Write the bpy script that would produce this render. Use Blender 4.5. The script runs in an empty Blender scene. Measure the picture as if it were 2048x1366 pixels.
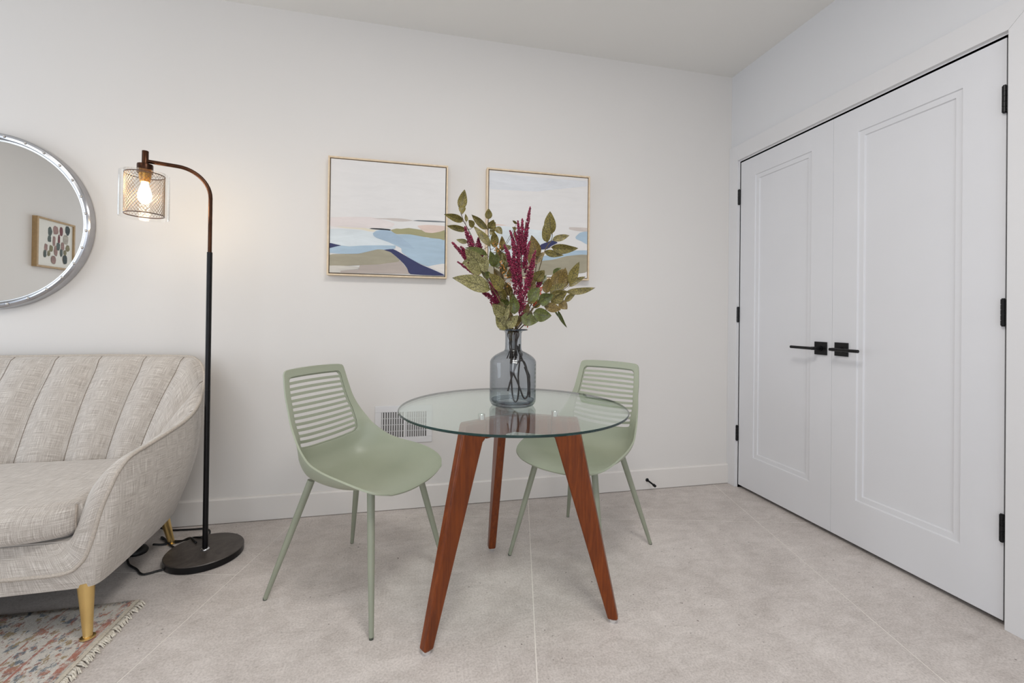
import bpy, bmesh, math, random
from mathutils import Vector, Matrix, Euler

sc = bpy.context.scene
C = sc.collection
PI = math.pi
H = 1.045            # camera height
D = 2.467            # back wall
RX = 2.0             # right wall
LX = -3.5            # left wall
RY = -3.3            # rear wall
CZ = 2.628           # ceiling

# ------------------------------------------------------------------ camera
cd = bpy.data.cameras.new('camera')
cam = bpy.data.objects.new('camera', cd); C.objects.link(cam)
fw = Vector((0.21775504, 0.97599084, 0.0049628))
rt = Vector((0.9759178, -0.21780048, 0.01214107))
up = Vector((-0.01293048, -0.00219951, 0.99991398))
M = Matrix.Identity(4)
for i in range(3):
    M[i][0] = rt[i]; M[i][1] = up[i]; M[i][2] = -fw[i]
M[2][3] = H
cam.matrix_world = M
cd.sensor_width = 36.0
cd.lens = 876.0 / 2048 * 36
cd.shift_y = -50.758 / 2048
cd.clip_start = 0.02
sc.camera = cam

# ------------------------------------------------------------------ world, lights, exposure
sc.view_settings.view_transform = 'Standard'
sc.view_settings.look = 'None'
sc.view_settings.gamma = 1.0
sc.view_settings.use_curve_mapping = False
sc.view_settings.exposure = -0.34
w = bpy.data.worlds.new('world'); sc.world = w; w.use_nodes = True
w.node_tree.nodes['Background'].inputs[0].default_value = (0.75, 0.85, 1.0, 1)
w.node_tree.nodes['Background'].inputs[1].default_value = 1.0

def area(name, loc, rot, sx, sy, power, col):
    l = bpy.data.lights.new(name, 'AREA'); l.shape = 'RECTANGLE'; l.size = sx; l.size_y = sy
    l.energy = power; l.color = col
    o = bpy.data.objects.new(name, l); C.objects.link(o); o.location = loc; o.rotation_euler = rot
    return o
# daylight through the big rear window and a ceiling panel of the room behind the camera
area('rear_window_daylight', (-0.8, RY - 0.14, 1.35), (PI / 2, 0, 0), 3.6, 2.1, 74, (0.88, 0.94, 1.0))
area('left_window_daylight', (LX - 0.14, 1.33, 1.25), (PI / 2, 0, -PI / 2), 1.6, 1.9, 34, (0.83, 0.91, 1.0))
area('ceiling_panel', (0.35, 0.55, CZ - 0.03), (0, 0, 0), 0.62, 0.55, 33, (1.0, 0.975, 0.94))
area('ceiling_panel_left', (-2.1, 0.6, CZ - 0.03), (0, 0, 0), 0.8, 0.8, 7, (1.0, 0.96, 0.91))

# ------------------------------------------------------------------ material helpers
def srgb(r, g, b):
    f = lambda c: (c / 255 / 12.92) if c / 255 <= 0.04045 else ((c / 255 + 0.055) / 1.055) ** 2.4
    return (f(r), f(g), f(b), 1)

class NT:
    def __init__(s, name):
        s.m = bpy.data.materials.new(name); s.m.use_nodes = True
        s.t = s.m.node_tree; s.n = s.t.nodes; s.b = s.n['Principled BSDF']
    def node(s, ty, **kw):
        n = s.n.new(ty)
        for k, v in kw.items():
            if k in n.inputs: n.inputs[k].default_value = v
            else: setattr(n, k, v)
        return n
    def link(s, a, b): s.t.links.new(a, b)
    def noise(s, scale, detail=3, rough=0.5, coord='Object', mscale=None, dist=0.0):
        tc = s.node('ShaderNodeTexCoord'); n = s.node('ShaderNodeTexNoise')
        n.inputs['Scale'].default_value = scale; n.inputs['Detail'].default_value = detail
        n.inputs['Roughness'].default_value = rough; n.inputs['Distortion'].default_value = dist
        if mscale:
            mp = s.node('ShaderNodeMapping'); mp.inputs['Scale'].default_value = mscale
            s.link(tc.outputs[coord], mp.inputs[0]); s.link(mp.outputs[0], n.inputs['Vector'])
        else: s.link(tc.outputs[coord], n.inputs['Vector'])
        return n.outputs['Fac']
    def ramp(s, src, stops):
        r = s.node('ShaderNodeValToRGB'); e = r.color_ramp.elements
        while len(e) > 1: e.remove(e[-1])
        e[0].position = stops[0][0]; e[0].color = stops[0][1]
        for p, c in stops[1:]:
            x = e.new(p); x.color = c
        s.link(src, r.inputs[0]); return r.outputs[0]
    def mix(s, fac, a, b, mode='MIX'):
        x = s.node('ShaderNodeMix', data_type='RGBA', blend_type=mode)
        for sock, v in ((x.inputs[0], fac), (x.inputs[6], a), (x.inputs[7], b)):
            if isinstance(v, (int, float)): sock.default_value = v
            elif isinstance(v, tuple): sock.default_value = v
            else: s.link(v, sock)
        return x.outputs[2]
    def math(s, op, a, b=None, c=None):
        x = s.node('ShaderNodeMath', operation=op)
        for i, v in enumerate((a, b, c)):
            if v is None: continue
            if isinstance(v, (int, float)): x.inputs[i].default_value = v
            else: s.link(v, x.inputs[i])
        return x.outputs[0]
    def bump(s, h, strength=0.2, dist=0.002):
        b = s.node('ShaderNodeBump'); b.inputs['Strength'].default_value = strength
        b.inputs['Distance'].default_value = dist
        s.link(h, b.inputs['Height']); s.link(b.outputs[0], s.b.inputs['Normal'])
    def col(s, c):
        if isinstance(c, tuple): s.b.inputs['Base Color'].default_value = c
        else: s.link(c, s.b.inputs['Base Color'])
    def set(s, **kw):
        for k, v in kw.items(): s.b.inputs[k.replace('_', ' ')].default_value = v
        return s

def plain(name, col, rough=0.5, metal=0.0, var=0.04, scale=12, bump=0.0, **kw):
    t = NT(name)
    c2 = tuple(max(0, x * (1 - var * 2)) for x in col[:3]) + (1,)
    c3 = tuple(min(1, x * (1 + var)) for x in col[:3]) + (1,)
    n = t.noise(scale, 4)
    t.col(t.ramp(n, [(0.3, c2), (0.7, c3)]))
    t.set(Roughness=rough, Metallic=metal)
    if bump: t.bump(t.noise(scale * 20, 3), bump, 0.001)
    for k, v in kw.items(): t.b.inputs[k.replace('_', ' ')].default_value = v
    return t.m

def m_wall(name, col, tint=0.015):
    t = NT(name); n = t.noise(1.3, 3)
    a = tuple(x * (1 - tint) for x in col[:3]) + (1,)
    t.col(t.ramp(n, [(0.35, a), (0.65, col)])); t.set(Roughness=0.62)
    t.bump(t.noise(260, 2), 0.05, 0.0006); return t.m
MW = m_wall('wall_paint', srgb(224, 220, 216))
MWR = m_wall('wall_paint_side', srgb(223, 223, 225))
MC = m_wall('ceiling_paint', srgb(234, 232, 228))
MT = plain('trim_enamel', srgb(223, 222, 223), 0.38, 0, 0.008, 3)
MD = plain('door_enamel', srgb(222, 222, 225), 0.36, 0, 0.008, 3)

def m_floor():
    t = NT('concrete_tile')
    big = t.noise(1.6, 5, 0.62, dist=0.6)
    mid = t.noise(9, 6, 0.7)
    c = t.ramp(big, [(0.28, srgb(166, 154, 147)), (0.5, srgb(202, 191, 184)), (0.68, srgb(230, 220, 214))])
    c = t.mix(0.5, c, t.ramp(mid, [(0.3, srgb(166, 155, 148)), (0.7, srgb(236, 227, 221))]), 'MIX')
    fine = t.noise(150, 3, 0.7)
    c = t.mix(0.34, c, t.ramp(fine, [(0.36, (0.26, 0.235, 0.22, 1)), (0.5, (0.60, 0.56, 0.53, 1)), (0.64, (0.84, 0.80, 0.77, 1))]))
    pit = t.noise(62, 2, 0.5)
    pm = t.ramp(pit, [(0.265, (1, 1, 1, 1)), (0.30, (0, 0, 0, 1))])
    stk = t.noise(7, 7, .75, mscale=(1.0, 2.2, 1), dist=1.2)
    c = t.mix(0.20, c, t.ramp(stk, [(0.35, srgb(150, 140, 134)), (0.65, srgb(232, 225, 221))]))
    area_ = t.noise(3.2, 2)
    am = t.ramp(area_, [(0.42, (0, 0, 0, 1)), (0.6, (1, 1, 1, 1))])
    c = t.mix(t.math('MULTIPLY', pm, am), c, srgb(104, 94, 87))
    wp = t.noise(75, 2, 0.5, mscale=(1, 1.3, 1))
    c = t.mix(t.ramp(wp, [(0.74, (0, 0, 0, 1)), (0.78, (0.7, 0.7, 0.7, 1))]), c, srgb(214, 209, 203))
    t.col(c); t.set(Roughness=0.47)
    t.bump(fine, 0.12, 0.0008); return t.m
MF = m_floor()
MB_ = plain('baseboard_enamel', srgb(226, 221, 216), 0.4, 0, 0.008, 3)
MG = plain('grout', srgb(236, 230, 223), 0.8, 0, 0.03, 30)
MDARK = plain('closet_shade', srgb(70, 52, 40), 0.8)  # brown shadow of the gap under the doors, put into the closet wall colour

# ------------------------------------------------------------------ mesh helpers
def mesh_obj(name, vs, fs, mats, parent=None, smooth=False, loc=(0, 0, 0), fm=None, uv=None):
    me = bpy.data.meshes.new(name)
    me.from_pydata([tuple(v) for v in vs], [], fs); me.update()
    mats = mats if isinstance(mats, (list, tuple)) else [mats]
    for m in mats: me.materials.append(m)
    if fm:
        for p, i in zip(me.polygons, fm): p.material_index = i
    if smooth:
        for p in me.polygons: p.use_smooth = True
    if uv:
        l = me.uv_layers.new(name='UVMap')
        for lp in me.loops: l.data[lp.index].uv = uv[lp.vertex_index]
    o = bpy.data.objects.new(name, me); C.objects.link(o); o.location = loc
    if parent: o.parent = parent
    return o

class MB:
    def __init__(s): s.v = []; s.f = []; s.fm = []; s.uv = []
    def add(s, vs, fs, mi=0):
        k = len(s.v); s.v += [Vector(v) for v in vs]; s.f += [tuple(i + k for i in f) for f in fs]; s.fm += [mi] * len(fs)
    def box(s, a, b, mi=0):
        x0, y0, z0 = a; x1, y1, z1 = b
        s.add([(x0, y0, z0), (x1, y0, z0), (x1, y1, z0), (x0, y1, z0), (x0, y0, z1), (x1, y0, z1), (x1, y1, z1), (x0, y1, z1)],
              [(0, 3, 2, 1), (4, 5, 6, 7), (0, 1, 5, 4), (1, 2, 6, 5), (2, 3, 7, 6), (3, 0, 4, 7)], mi)
    def tube(s, pts, rad, n=10, cap=True, mi=0):
        pts = [Vector(p) for p in pts]
        if not isinstance(rad, (list, tuple)): rad = [rad] * len(pts)
        rings = []; prev = None
        for i, p in enumerate(pts):
            t = (pts[min(i + 1, len(pts) - 1)] - pts[max(i - 1, 0)]).normalized()
            if prev is None:
                a = Vector((0, 0, 1)) if abs(t.z) < 0.9 else Vector((1, 0, 0))
                nx = t.cross(a).normalized()
            else:
                nx = (prev - t * prev.dot(t)).normalized()
            prev = nx; ny = t.cross(nx)
            rings.append([p + (nx * math.cos(2 * PI * k / n) + ny * math.sin(2 * PI * k / n)) * rad[i] for k in range(n)])
        vs = [v for r in rings for v in r]; fs = []
        for i in range(len(rings) - 1):
            for k in range(n):
                a = i * n + k; b = i * n + (k + 1) % n
                fs.append((a, b, b + n, a + n))
        if cap:
            fs.append(tuple(range(n - 1, -1, -1))); fs.append(tuple(range((len(rings) - 1) * n, len(rings) * n)))
        s.add(vs, fs, mi)
    def lathe(s, prof, c=(0, 0, 0), n=48, mi=0, closed=False):
        vs = []; fs = []; c = Vector(c)
        for r, z in prof:
            for k in range(n):
                a = 2 * PI * k / n; vs.append(c + Vector((r * math.cos(a), r * math.sin(a), z)))
        L = len(prof)
        for i in range(L - 1 if not closed else L):
            j = (i + 1) % L
            for k in range(n):
                k2 = (k + 1) % n
                fs.append((i * n + k, i * n + k2, j * n + k2, j * n + k))
        s.add(vs, fs, mi)
    def build(s, name, mats, parent=None, smooth=False, bevel=0, seg=2, loc=(0, 0, 0)):
        vs = [v - Vector(loc) for v in s.v]
        o = mesh_obj(name, vs, s.f, mats, parent, smooth, loc, s.fm if any(s.fm) else None)
        if bevel:
            m = o.modifiers.new('b', 'BEVEL'); m.width = bevel; m.segments = seg; m.limit_method = 'ANGLE'
            m.angle_limit = math.radians(40)
        return o

def fix_normals(o):
    bm = bmesh.new(); bm.from_mesh(o.data); bmesh.ops.remove_doubles(bm, verts=bm.verts, dist=1e-6)
    bmesh.ops.recalc_face_normals(bm, faces=bm.faces)
    bm.to_mesh(o.data); bm.free()
def autosmooth(o, deg=35):
    bm = bmesh.new(); bm.from_mesh(o.data)
    for f in bm.faces: f.smooth = True
    for e in bm.edges:
        if len(e.link_faces) == 2 and e.calc_face_angle(0) > math.radians(deg): e.smooth = False
    bm.to_mesh(o.data); bm.free()

def catmull(P, n):
    P = [Vector(p) for p in P]; out = []
    Q = [P[0] * 2 - P[1]] + P + [P[-1] * 2 - P[-2]]
    for i in range(len(P) - 1):
        p0, p1, p2, p3 = Q[i:i + 4]
        for k in range(n):
            t = k / n
            out.append(0.5 * ((2 * p1) + (p2 - p0) * t + (2 * p0 - 5 * p1 + 4 * p2 - p3) * t * t + (3 * p1 - p0 - 3 * p2 + p3) * t ** 3))
    out.append(P[-1]); return out

def thing(name, label, cat, loc=(0, 0, 0), rotz=0, group=None):
    o = bpy.data.objects.new(name, None); C.objects.link(o); o.location = loc; o.rotation_euler = (0, 0, rotz)
    o.empty_display_size = 0.05
    return tag(o, label, cat, group)
def tag(o, label, cat, group=None):
    o['label'] = label; o['category'] = cat
    if group: o['group'] = group
    return o
def struct(o, label=None):
    o['kind'] = 'structure'
    if label: o['label'] = label
    return o

# ------------------------------------------------------------------ measured positions (metres)
BR=[{'stem':[(0.375,1.595,0.9975),(0.332,1.605,1.0832),(0.2826,1.615,1.173),(0.233,1.625,1.2791),(0.2032,1.625,1.3515),(0.1748,1.625,1.4031),(0.1613,1.625,1.4389)],'leaves':[((0.1632,1.625,1.4452),(0.1754,1.615,1.5187),0.0313,0),((0.1683,1.625,1.4598),(0.1659,1.605,1.4224),0.0233,0),((0.1719,1.625,1.4037),(0.0992,1.595,1.4179),0.0249,0),((0.1842,1.625,1.4016),(0.1801,1.625,1.4312),0.0112,0),((0.1866,1.625,1.3719),(0.1129,1.645,1.3872),0.0209,0),((0.2111,1.625,1.3827),(0.1899,1.605,1.4045),0.0209,0),((0.2712,1.595,1.3091),(0.2105,1.615,1.3847),0.0265,0),((0.1925,1.635,1.3273),(0.1504,1.655,1.3389),0.0168,1)]},{'stem':[(0.3795,1.605,0.9972),(0.3359,1.625,1.1003),(0.3046,1.645,1.1968),(0.2821,1.645,1.2924),(0.2708,1.645,1.3546),(0.2687,1.645,1.4172)],'leaves':[((0.2699,1.645,1.4206),(0.2686,1.635,1.4595),0.0249,0),((0.2674,1.645,1.3836),(0.2081,1.665,1.4396),0.0249,0),((0.2725,1.645,1.3848),(0.2876,1.625,1.4161),0.0265,0),((0.2791,1.645,1.3613),(0.2994,1.655,1.4149),0.0181,0),((0.3,1.645,1.3918),(0.3227,1.635,1.3639),0.0233,0),((0.2949,1.635,1.3123),(0.2881,1.625,1.3726),0.0289,0),((0.3215,1.625,1.2996),(0.3172,1.615,1.3545),0.0225,3),((0.3612,1.655,1.3122),(0.3413,1.665,1.3298),0.0185,1),((0.2613,1.595,1.2762),(0.1757,1.575,1.2966),0.0193,2)]},{'stem':[(0.3706,1.585,0.9978),(0.3281,1.565,1.0583),(0.2887,1.555,1.1291),(0.256,1.555,1.1757),(0.2335,1.555,1.2183),(0.2271,1.555,1.2535)],'leaves':[((0.2354,1.555,1.2282),(0.1713,1.545,1.2887),0.0449,1),((0.2349,1.555,1.2065),(0.167,1.535,1.2338),0.0313,1),((0.2663,1.555,1.1475),(0.127,1.525,1.1827),0.0501,1),((0.2428,1.545,1.2078),(0.248,1.545,1.2707),0.0345,1),((0.2675,1.565,1.1947),(0.2367,1.575,1.2106),0.0249,2),((0.3095,1.555,1.1435),(0.2555,1.535,1.2041),0.0381,0),((0.1679,1.595,1.2394),(0.1948,1.575,1.2646),0.012,1)]},{'stem':[(0.378,1.595,0.9975),(0.351,1.595,1.0711),(0.329,1.595,1.1524),(0.3115,1.595,1.2213),(0.3005,1.595,1.2779)],'leaves':[((0.2868,1.585,1.2335),(0.2643,1.565,1.2881),0.0297,2),((0.2938,1.585,1.2297),(0.2904,1.575,1.2847),0.0249,2),((0.3448,1.615,1.2378),(0.3188,1.615,1.2938),0.0313,1),((0.3262,1.575,1.1128),(0.29,1.565,1.1735),0.0257,0),((0.3319,1.615,1.2551),(0.2994,1.625,1.3151),0.0241,0),((0.3301,1.595,1.0707),(0.3148,1.585,1.1352),0.0321,2),((0.3183,1.605,1.1733),(0.2863,1.605,1.2296),0.0297,3),((0.3432,1.625,1.1963),(0.3769,1.635,1.253),0.0265,0),((0.3156,1.615,1.207),(0.3318,1.615,1.2613),0.0241,0),((0.3082,1.615,1.1284),(0.2744,1.615,1.1604),0.0257,0),((0.3524,1.605,1.1289),(0.3287,1.595,1.181),0.0281,3),((0.3634,1.595,1.0836),(0.3478,1.585,1.1482),0.0241,0),((0.3001,1.625,1.2571),(0.277,1.625,1.2603),0.0225,3),((0.3816,1.645,1.4104),(0.3645,1.645,1.4221),0.0088,0),((0.3806,1.645,1.3892),(0.3631,1.645,1.3954),0.0112,0),((0.3824,1.645,1.3477),(0.371,1.645,1.3895),0.012,0)]},{'stem':[(0.3661,1.575,0.9981),(0.349,1.565,1.0264),(0.336,1.545,1.0583),(0.3415,1.535,1.0899)],'leaves':[((0.3219,1.555,1.0562),(0.2695,1.535,1.0964),0.0393,1),((0.3329,1.565,1.0042),(0.2843,1.545,1.0694),0.0393,1),((0.3339,1.555,1.0085),(0.3678,1.545,1.0567),0.0313,1),((0.3233,1.545,1.0375),(0.3342,1.535,1.0984),0.0152,1),((0.3543,1.545,1.0605),(0.3459,1.535,1.1302),0.0369,2),((0.349,1.565,1.0304),(0.3299,1.565,1.0784),0.0249,3),((0.2927,1.575,1.106),(0.3219,1.555,1.0621),0.0281,1),((0.3597,1.575,1.0142),(0.3883,1.575,1.0592),0.0241,3)]},{'stem':[(0.3883,1.615,0.9969),(0.4135,1.625,1.0724),(0.4412,1.635,1.1578),(0.4578,1.635,1.2434),(0.4638,1.635,1.2905)],'leaves':[((0.4661,1.635,1.2863),(0.4351,1.625,1.3659),0.0385,3),((0.433,1.625,1.2519),(0.4313,1.625,1.3214),0.0289,3),((0.4489,1.635,1.2537),(0.4978,1.645,1.3071),0.0257,3),((0.4485,1.615,1.1883),(0.4804,1.595,1.2294),0.0381,0),((0.406,1.595,1.0595),(0.4183,1.595,1.1031),0.0249,3),((0.4792,1.645,1.1788),(0.5064,1.655,1.2162),0.0249,2),((0.4361,1.615,1.1355),(0.4462,1.615,1.1945),0.0281,3),((0.4235,1.615,1.1017),(0.4579,1.615,1.136),0.0265,0),((0.4296,1.625,1.178),(0.4596,1.625,1.2254),0.0281,0),((0.4454,1.615,1.0854),(0.4712,1.615,1.1195),0.0241,0),((0.4122,1.585,1.0349),(0.4288,1.585,1.0721),0.0249,0)]},{'stem':[(0.3928,1.625,0.9967),(0.4314,1.645,1.1028),(0.4683,1.655,1.2115),(0.4985,1.655,1.312),(0.5251,1.655,1.3567),(0.5284,1.655,1.3829)],'leaves':[((0.5257,1.655,1.3806),(0.5151,1.645,1.4675),0.0417,0),((0.508,1.655,1.3463),(0.501,1.665,1.4247),0.0337,0),((0.5296,1.655,1.3569),(0.5972,1.645,1.3769),0.0241,0),((0.5245,1.655,1.3284),(0.63,1.635,1.3259),0.0337,0),((0.4963,1.655,1.3093),(0.5735,1.645,1.2966),0.0249,0)]},{'stem':[(0.3901,1.605,0.9973),(0.4299,1.605,1.0724),(0.4727,1.605,1.1149),(0.5205,1.605,1.1433),(0.5602,1.605,1.1591),(0.5846,1.605,1.1789)],'leaves':[((0.5832,1.605,1.1788),(0.6266,1.615,1.2698),0.0337,0),((0.5833,1.605,1.1703),(0.6466,1.595,1.2106),0.0201,0),((0.5715,1.605,1.1488),(0.6795,1.575,1.1667),0.0241,0),((0.5525,1.615,1.1617),(0.5738,1.625,1.2457),0.0369,3),((0.5136,1.615,1.1746),(0.5653,1.625,1.2411),0.0337,3),((0.5285,1.635,1.2151),(0.5631,1.645,1.2462),0.0225,2),((0.4928,1.615,1.1432),(0.5062,1.615,1.2027),0.0337,3),((0.5067,1.595,1.109),(0.5652,1.575,1.1511),0.0441,0),((0.5617,1.595,1.1114),(0.6077,1.595,1.1449),0.0201,0),((0.5418,1.595,1.1118),(0.5696,1.585,1.0818),0.0313,3),((0.5033,1.595,1.1394),(0.564,1.585,1.1789),0.0345,0)]},{'stem':[(0.3799,1.575,0.9981),(0.3975,1.545,1.0511),(0.4233,1.535,1.0873),(0.448,1.535,1.0998)],'leaves':[((0.4418,1.535,1.0997),(0.4938,1.525,1.1332),0.0385,2),((0.4086,1.535,1.1062),(0.444,1.535,1.1589),0.0401,2),((0.4657,1.545,1.0903),(0.5308,1.545,1.0793),0.0321,3),((0.4215,1.535,1.0654),(0.488,1.525,1.0563),0.0449,2),((0.379,1.545,1.0509),(0.4377,1.525,1.0338),0.0433,2)]},{'stem':[(0.3961,1.635,0.9964),(0.4541,1.645,1.0519),(0.5117,1.645,1.0828),(0.5524,1.645,1.0791)],'leaves':[((0.5524,1.645,1.0783),(0.5911,1.645,1.0102),0.0128,2),((0.5366,1.645,1.0797),(0.5573,1.645,1.048),0.0064,2),((0.5307,1.635,1.1044),(0.5216,1.635,1.1171),0.012,2)]}]
PL=[{'stem':[(0.3789,1.585,0.9978),(0.3819,1.575,1.0713),(0.3848,1.575,1.173),(0.3854,1.575,1.2951),(0.4009,1.575,1.4019)],'spikes':[((0.3897,1.575,1.2871),(0.4154,1.575,1.46),0.0152),((0.3821,1.585,1.2555),(0.3443,1.595,1.372),0.0136),((0.3795,1.585,1.2881),(0.3632,1.595,1.3677),0.0104),((0.3786,1.585,1.2963),(0.3741,1.595,1.4107),0.0136),((0.3856,1.575,1.2788),(0.4087,1.585,1.386),0.0144),((0.3852,1.575,1.3114),(0.3885,1.585,1.4156),0.0136),((0.3653,1.565,1.212),(0.3474,1.575,1.3339),0.0144),((0.3636,1.565,1.1797),(0.3175,1.565,1.3126),0.016),((0.357,1.575,1.2289),(0.3263,1.575,1.3025),0.0144),((0.3904,1.575,1.2301),(0.4153,1.575,1.3312),0.0136),((0.3986,1.555,1.1719),(0.4298,1.545,1.2927),0.0177),((0.403,1.555,1.1479),(0.4261,1.545,1.2563),0.0177),((0.3771,1.555,1.0709),(0.3751,1.555,1.2274),0.0217),((0.3848,1.545,1.0829),(0.399,1.545,1.1952),0.0209),((0.364,1.555,1.1308),(0.3441,1.555,1.2423),0.0193),((0.372,1.565,1.1719),(0.3703,1.565,1.3091),0.0177),((0.399,1.575,1.2142),(0.3996,1.575,1.3365),0.016),((0.3835,1.555,1.055),(0.3718,1.545,1.1385),0.016),((0.3617,1.565,1.1716),(0.3519,1.565,1.2921),0.016),((0.3758,1.585,1.2552),(0.387,1.585,1.3704),0.016)]},{'stem':[(0.3737,1.595,0.9975),(0.3129,1.595,1.1112),(0.2541,1.595,1.199),(0.2182,1.605,1.2514),(0.2013,1.605,1.3073)],'spikes':[((0.2076,1.605,1.2833),(0.178,1.615,1.3828),0.0177),((0.2096,1.605,1.2915),(0.2,1.615,1.3495),0.012),((0.2232,1.615,1.2936),(0.2299,1.615,1.3438),0.012),((0.2439,1.615,1.2782),(0.2309,1.615,1.3348),0.0112),((0.2008,1.595,1.2414),(0.13,1.585,1.3158),0.0152),((0.1883,1.595,1.273),(0.1619,1.595,1.3039),0.0144),((0.2172,1.595,1.226),(0.1663,1.595,1.2721),0.0136),((0.2481,1.615,1.2743),(0.2149,1.615,1.3014),0.0177),((0.2134,1.595,1.2057),(0.1519,1.595,1.2475),0.0064),((0.2297,1.595,1.1982),(0.1849,1.595,1.2308),0.008),((0.2381,1.595,1.1783),(0.2007,1.595,1.2495),0.0096)]},{'stem':[(0.3674,1.575,0.9981),(0.3303,1.575,1.0503),(0.301,1.575,1.0942),(0.2762,1.575,1.1217)],'spikes':[((0.3009,1.575,1.0982),(0.2327,1.575,1.1455),0.016),((0.2989,1.575,1.0941),(0.2541,1.565,1.1347),0.0177),((0.2947,1.575,1.1061),(0.2653,1.575,1.1775),0.012),((0.2983,1.585,1.1308),(0.2774,1.585,1.1625),0.0112),((0.2931,1.575,1.0739),(0.2703,1.575,1.1036),0.0064),((0.303,1.565,1.1019),(0.2822,1.565,1.1453),0.012)]},{'stem':[(0.3904,1.615,0.997),(0.4307,1.625,1.0853),(0.4605,1.625,1.1535),(0.4734,1.625,1.1793)],'spikes':[((0.4625,1.625,1.1662),(0.4869,1.625,1.2242),0.012),((0.4582,1.625,1.1598),(0.4686,1.625,1.2045),0.0096),((0.4604,1.625,1.1577),(0.4798,1.625,1.1964),0.0104)]}]
BE=[{'stem':[(0.3739,1.585,0.9978),(0.3504,1.575,1.091),(0.3247,1.575,1.1712),(0.3094,1.585,1.2364),(0.292,1.585,1.3085)],'berries':[(0.2765,1.568,1.3171),(0.2815,1.561,1.3082),(0.2953,1.581,1.3161),(0.2871,1.5579,1.3),(0.3008,1.5764,1.2975),(0.2853,1.5696,1.2937),(0.2932,1.5573,1.2883),(0.3025,1.5753,1.3075),(0.2805,1.5565,1.3193),(0.3067,1.5723,1.2509),(0.3101,1.5578,1.2373),(0.3043,1.5586,1.2252),(0.3192,1.572,1.2272),(0.3309,1.5881,1.2212),(0.3129,1.56,1.2097),(0.322,1.5639,1.1984),(0.3355,1.5801,1.2125),(0.3444,1.5929,1.2263),(0.3333,1.5781,1.192),(0.344,1.5709,1.2038),(0.3284,1.5941,1.185),(0.3331,1.5569,1.1741),(0.3141,1.5893,1.2574),(0.3433,1.5666,1.1832),(0.3279,1.5608,1.1623),(0.3379,1.5597,1.1665),(0.3058,1.5673,1.2422),(0.3203,1.5876,1.235),(0.3461,1.5622,1.2151),(0.3395,1.5783,1.1962)]},{'stem':[(0.3877,1.595,0.9976),(0.4189,1.595,1.0514),(0.4553,1.605,1.1104),(0.4678,1.605,1.1525)],'berries':[(0.4686,1.6006,1.1627),(0.4677,1.5899,1.1537),(0.4656,1.5969,1.1457),(0.4621,1.5775,1.1363),(0.4082,1.5774,1.0268),(0.4162,1.5832,1.0227),(0.4169,1.6022,1.0162),(0.4079,1.5921,1.0204),(0.4215,1.5876,1.0288),(0.4179,1.5984,1.0349),(0.4602,1.5931,1.1412),(0.4604,1.587,1.1574),(0.4452,1.6068,1.0977),(0.4505,1.603,1.104)]}]
WIRES=[[(0.3756,1.595,0.9988),(0.3687,1.595,0.9679),(0.355,1.585,0.9119),(0.3476,1.575,0.8661),(0.3492,1.565,0.8254),(0.3532,1.565,0.7742),(0.3597,1.565,0.7462),(0.3679,1.565,0.7399),(0.3766,1.57,0.7541),(0.3806,1.575,0.7953),(0.3802,1.585,0.8315),(0.3877,1.595,0.8871),(0.3909,1.595,0.9489)],[(0.3902,1.595,0.9989),(0.3813,1.595,0.9299),(0.3651,1.575,0.8799),(0.3585,1.565,0.8438),(0.3708,1.565,0.8157),(0.3857,1.565,0.7781),(0.3965,1.565,0.7535),(0.4076,1.565,0.7532),(0.4136,1.565,0.7774),(0.4105,1.565,0.8336),(0.4063,1.575,0.87),(0.394,1.575,0.8881),(0.3771,1.575,0.8845),(0.3607,1.565,0.8577),(0.3447,1.555,0.8176),(0.3348,1.555,0.7809)],[(0.3878,1.605,0.9985),(0.3936,1.595,0.9251),(0.404,1.605,0.8812),(0.427,1.615,0.8365),(0.4504,1.625,0.791),(0.4685,1.625,0.7613),(0.4661,1.625,0.7467),(0.4508,1.625,0.7569),(0.4324,1.615,0.8025),(0.4117,1.615,0.8608)],[(0.3976,1.595,0.9989),(0.3711,1.595,0.9679),(0.3641,1.615,0.9094),(0.3621,1.625,0.8603),(0.3649,1.625,0.8314)],[(0.3805,1.585,0.9991),(0.3883,1.595,0.9584),(0.3961,1.605,0.9244),(0.394,1.605,0.8909)]]
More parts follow.
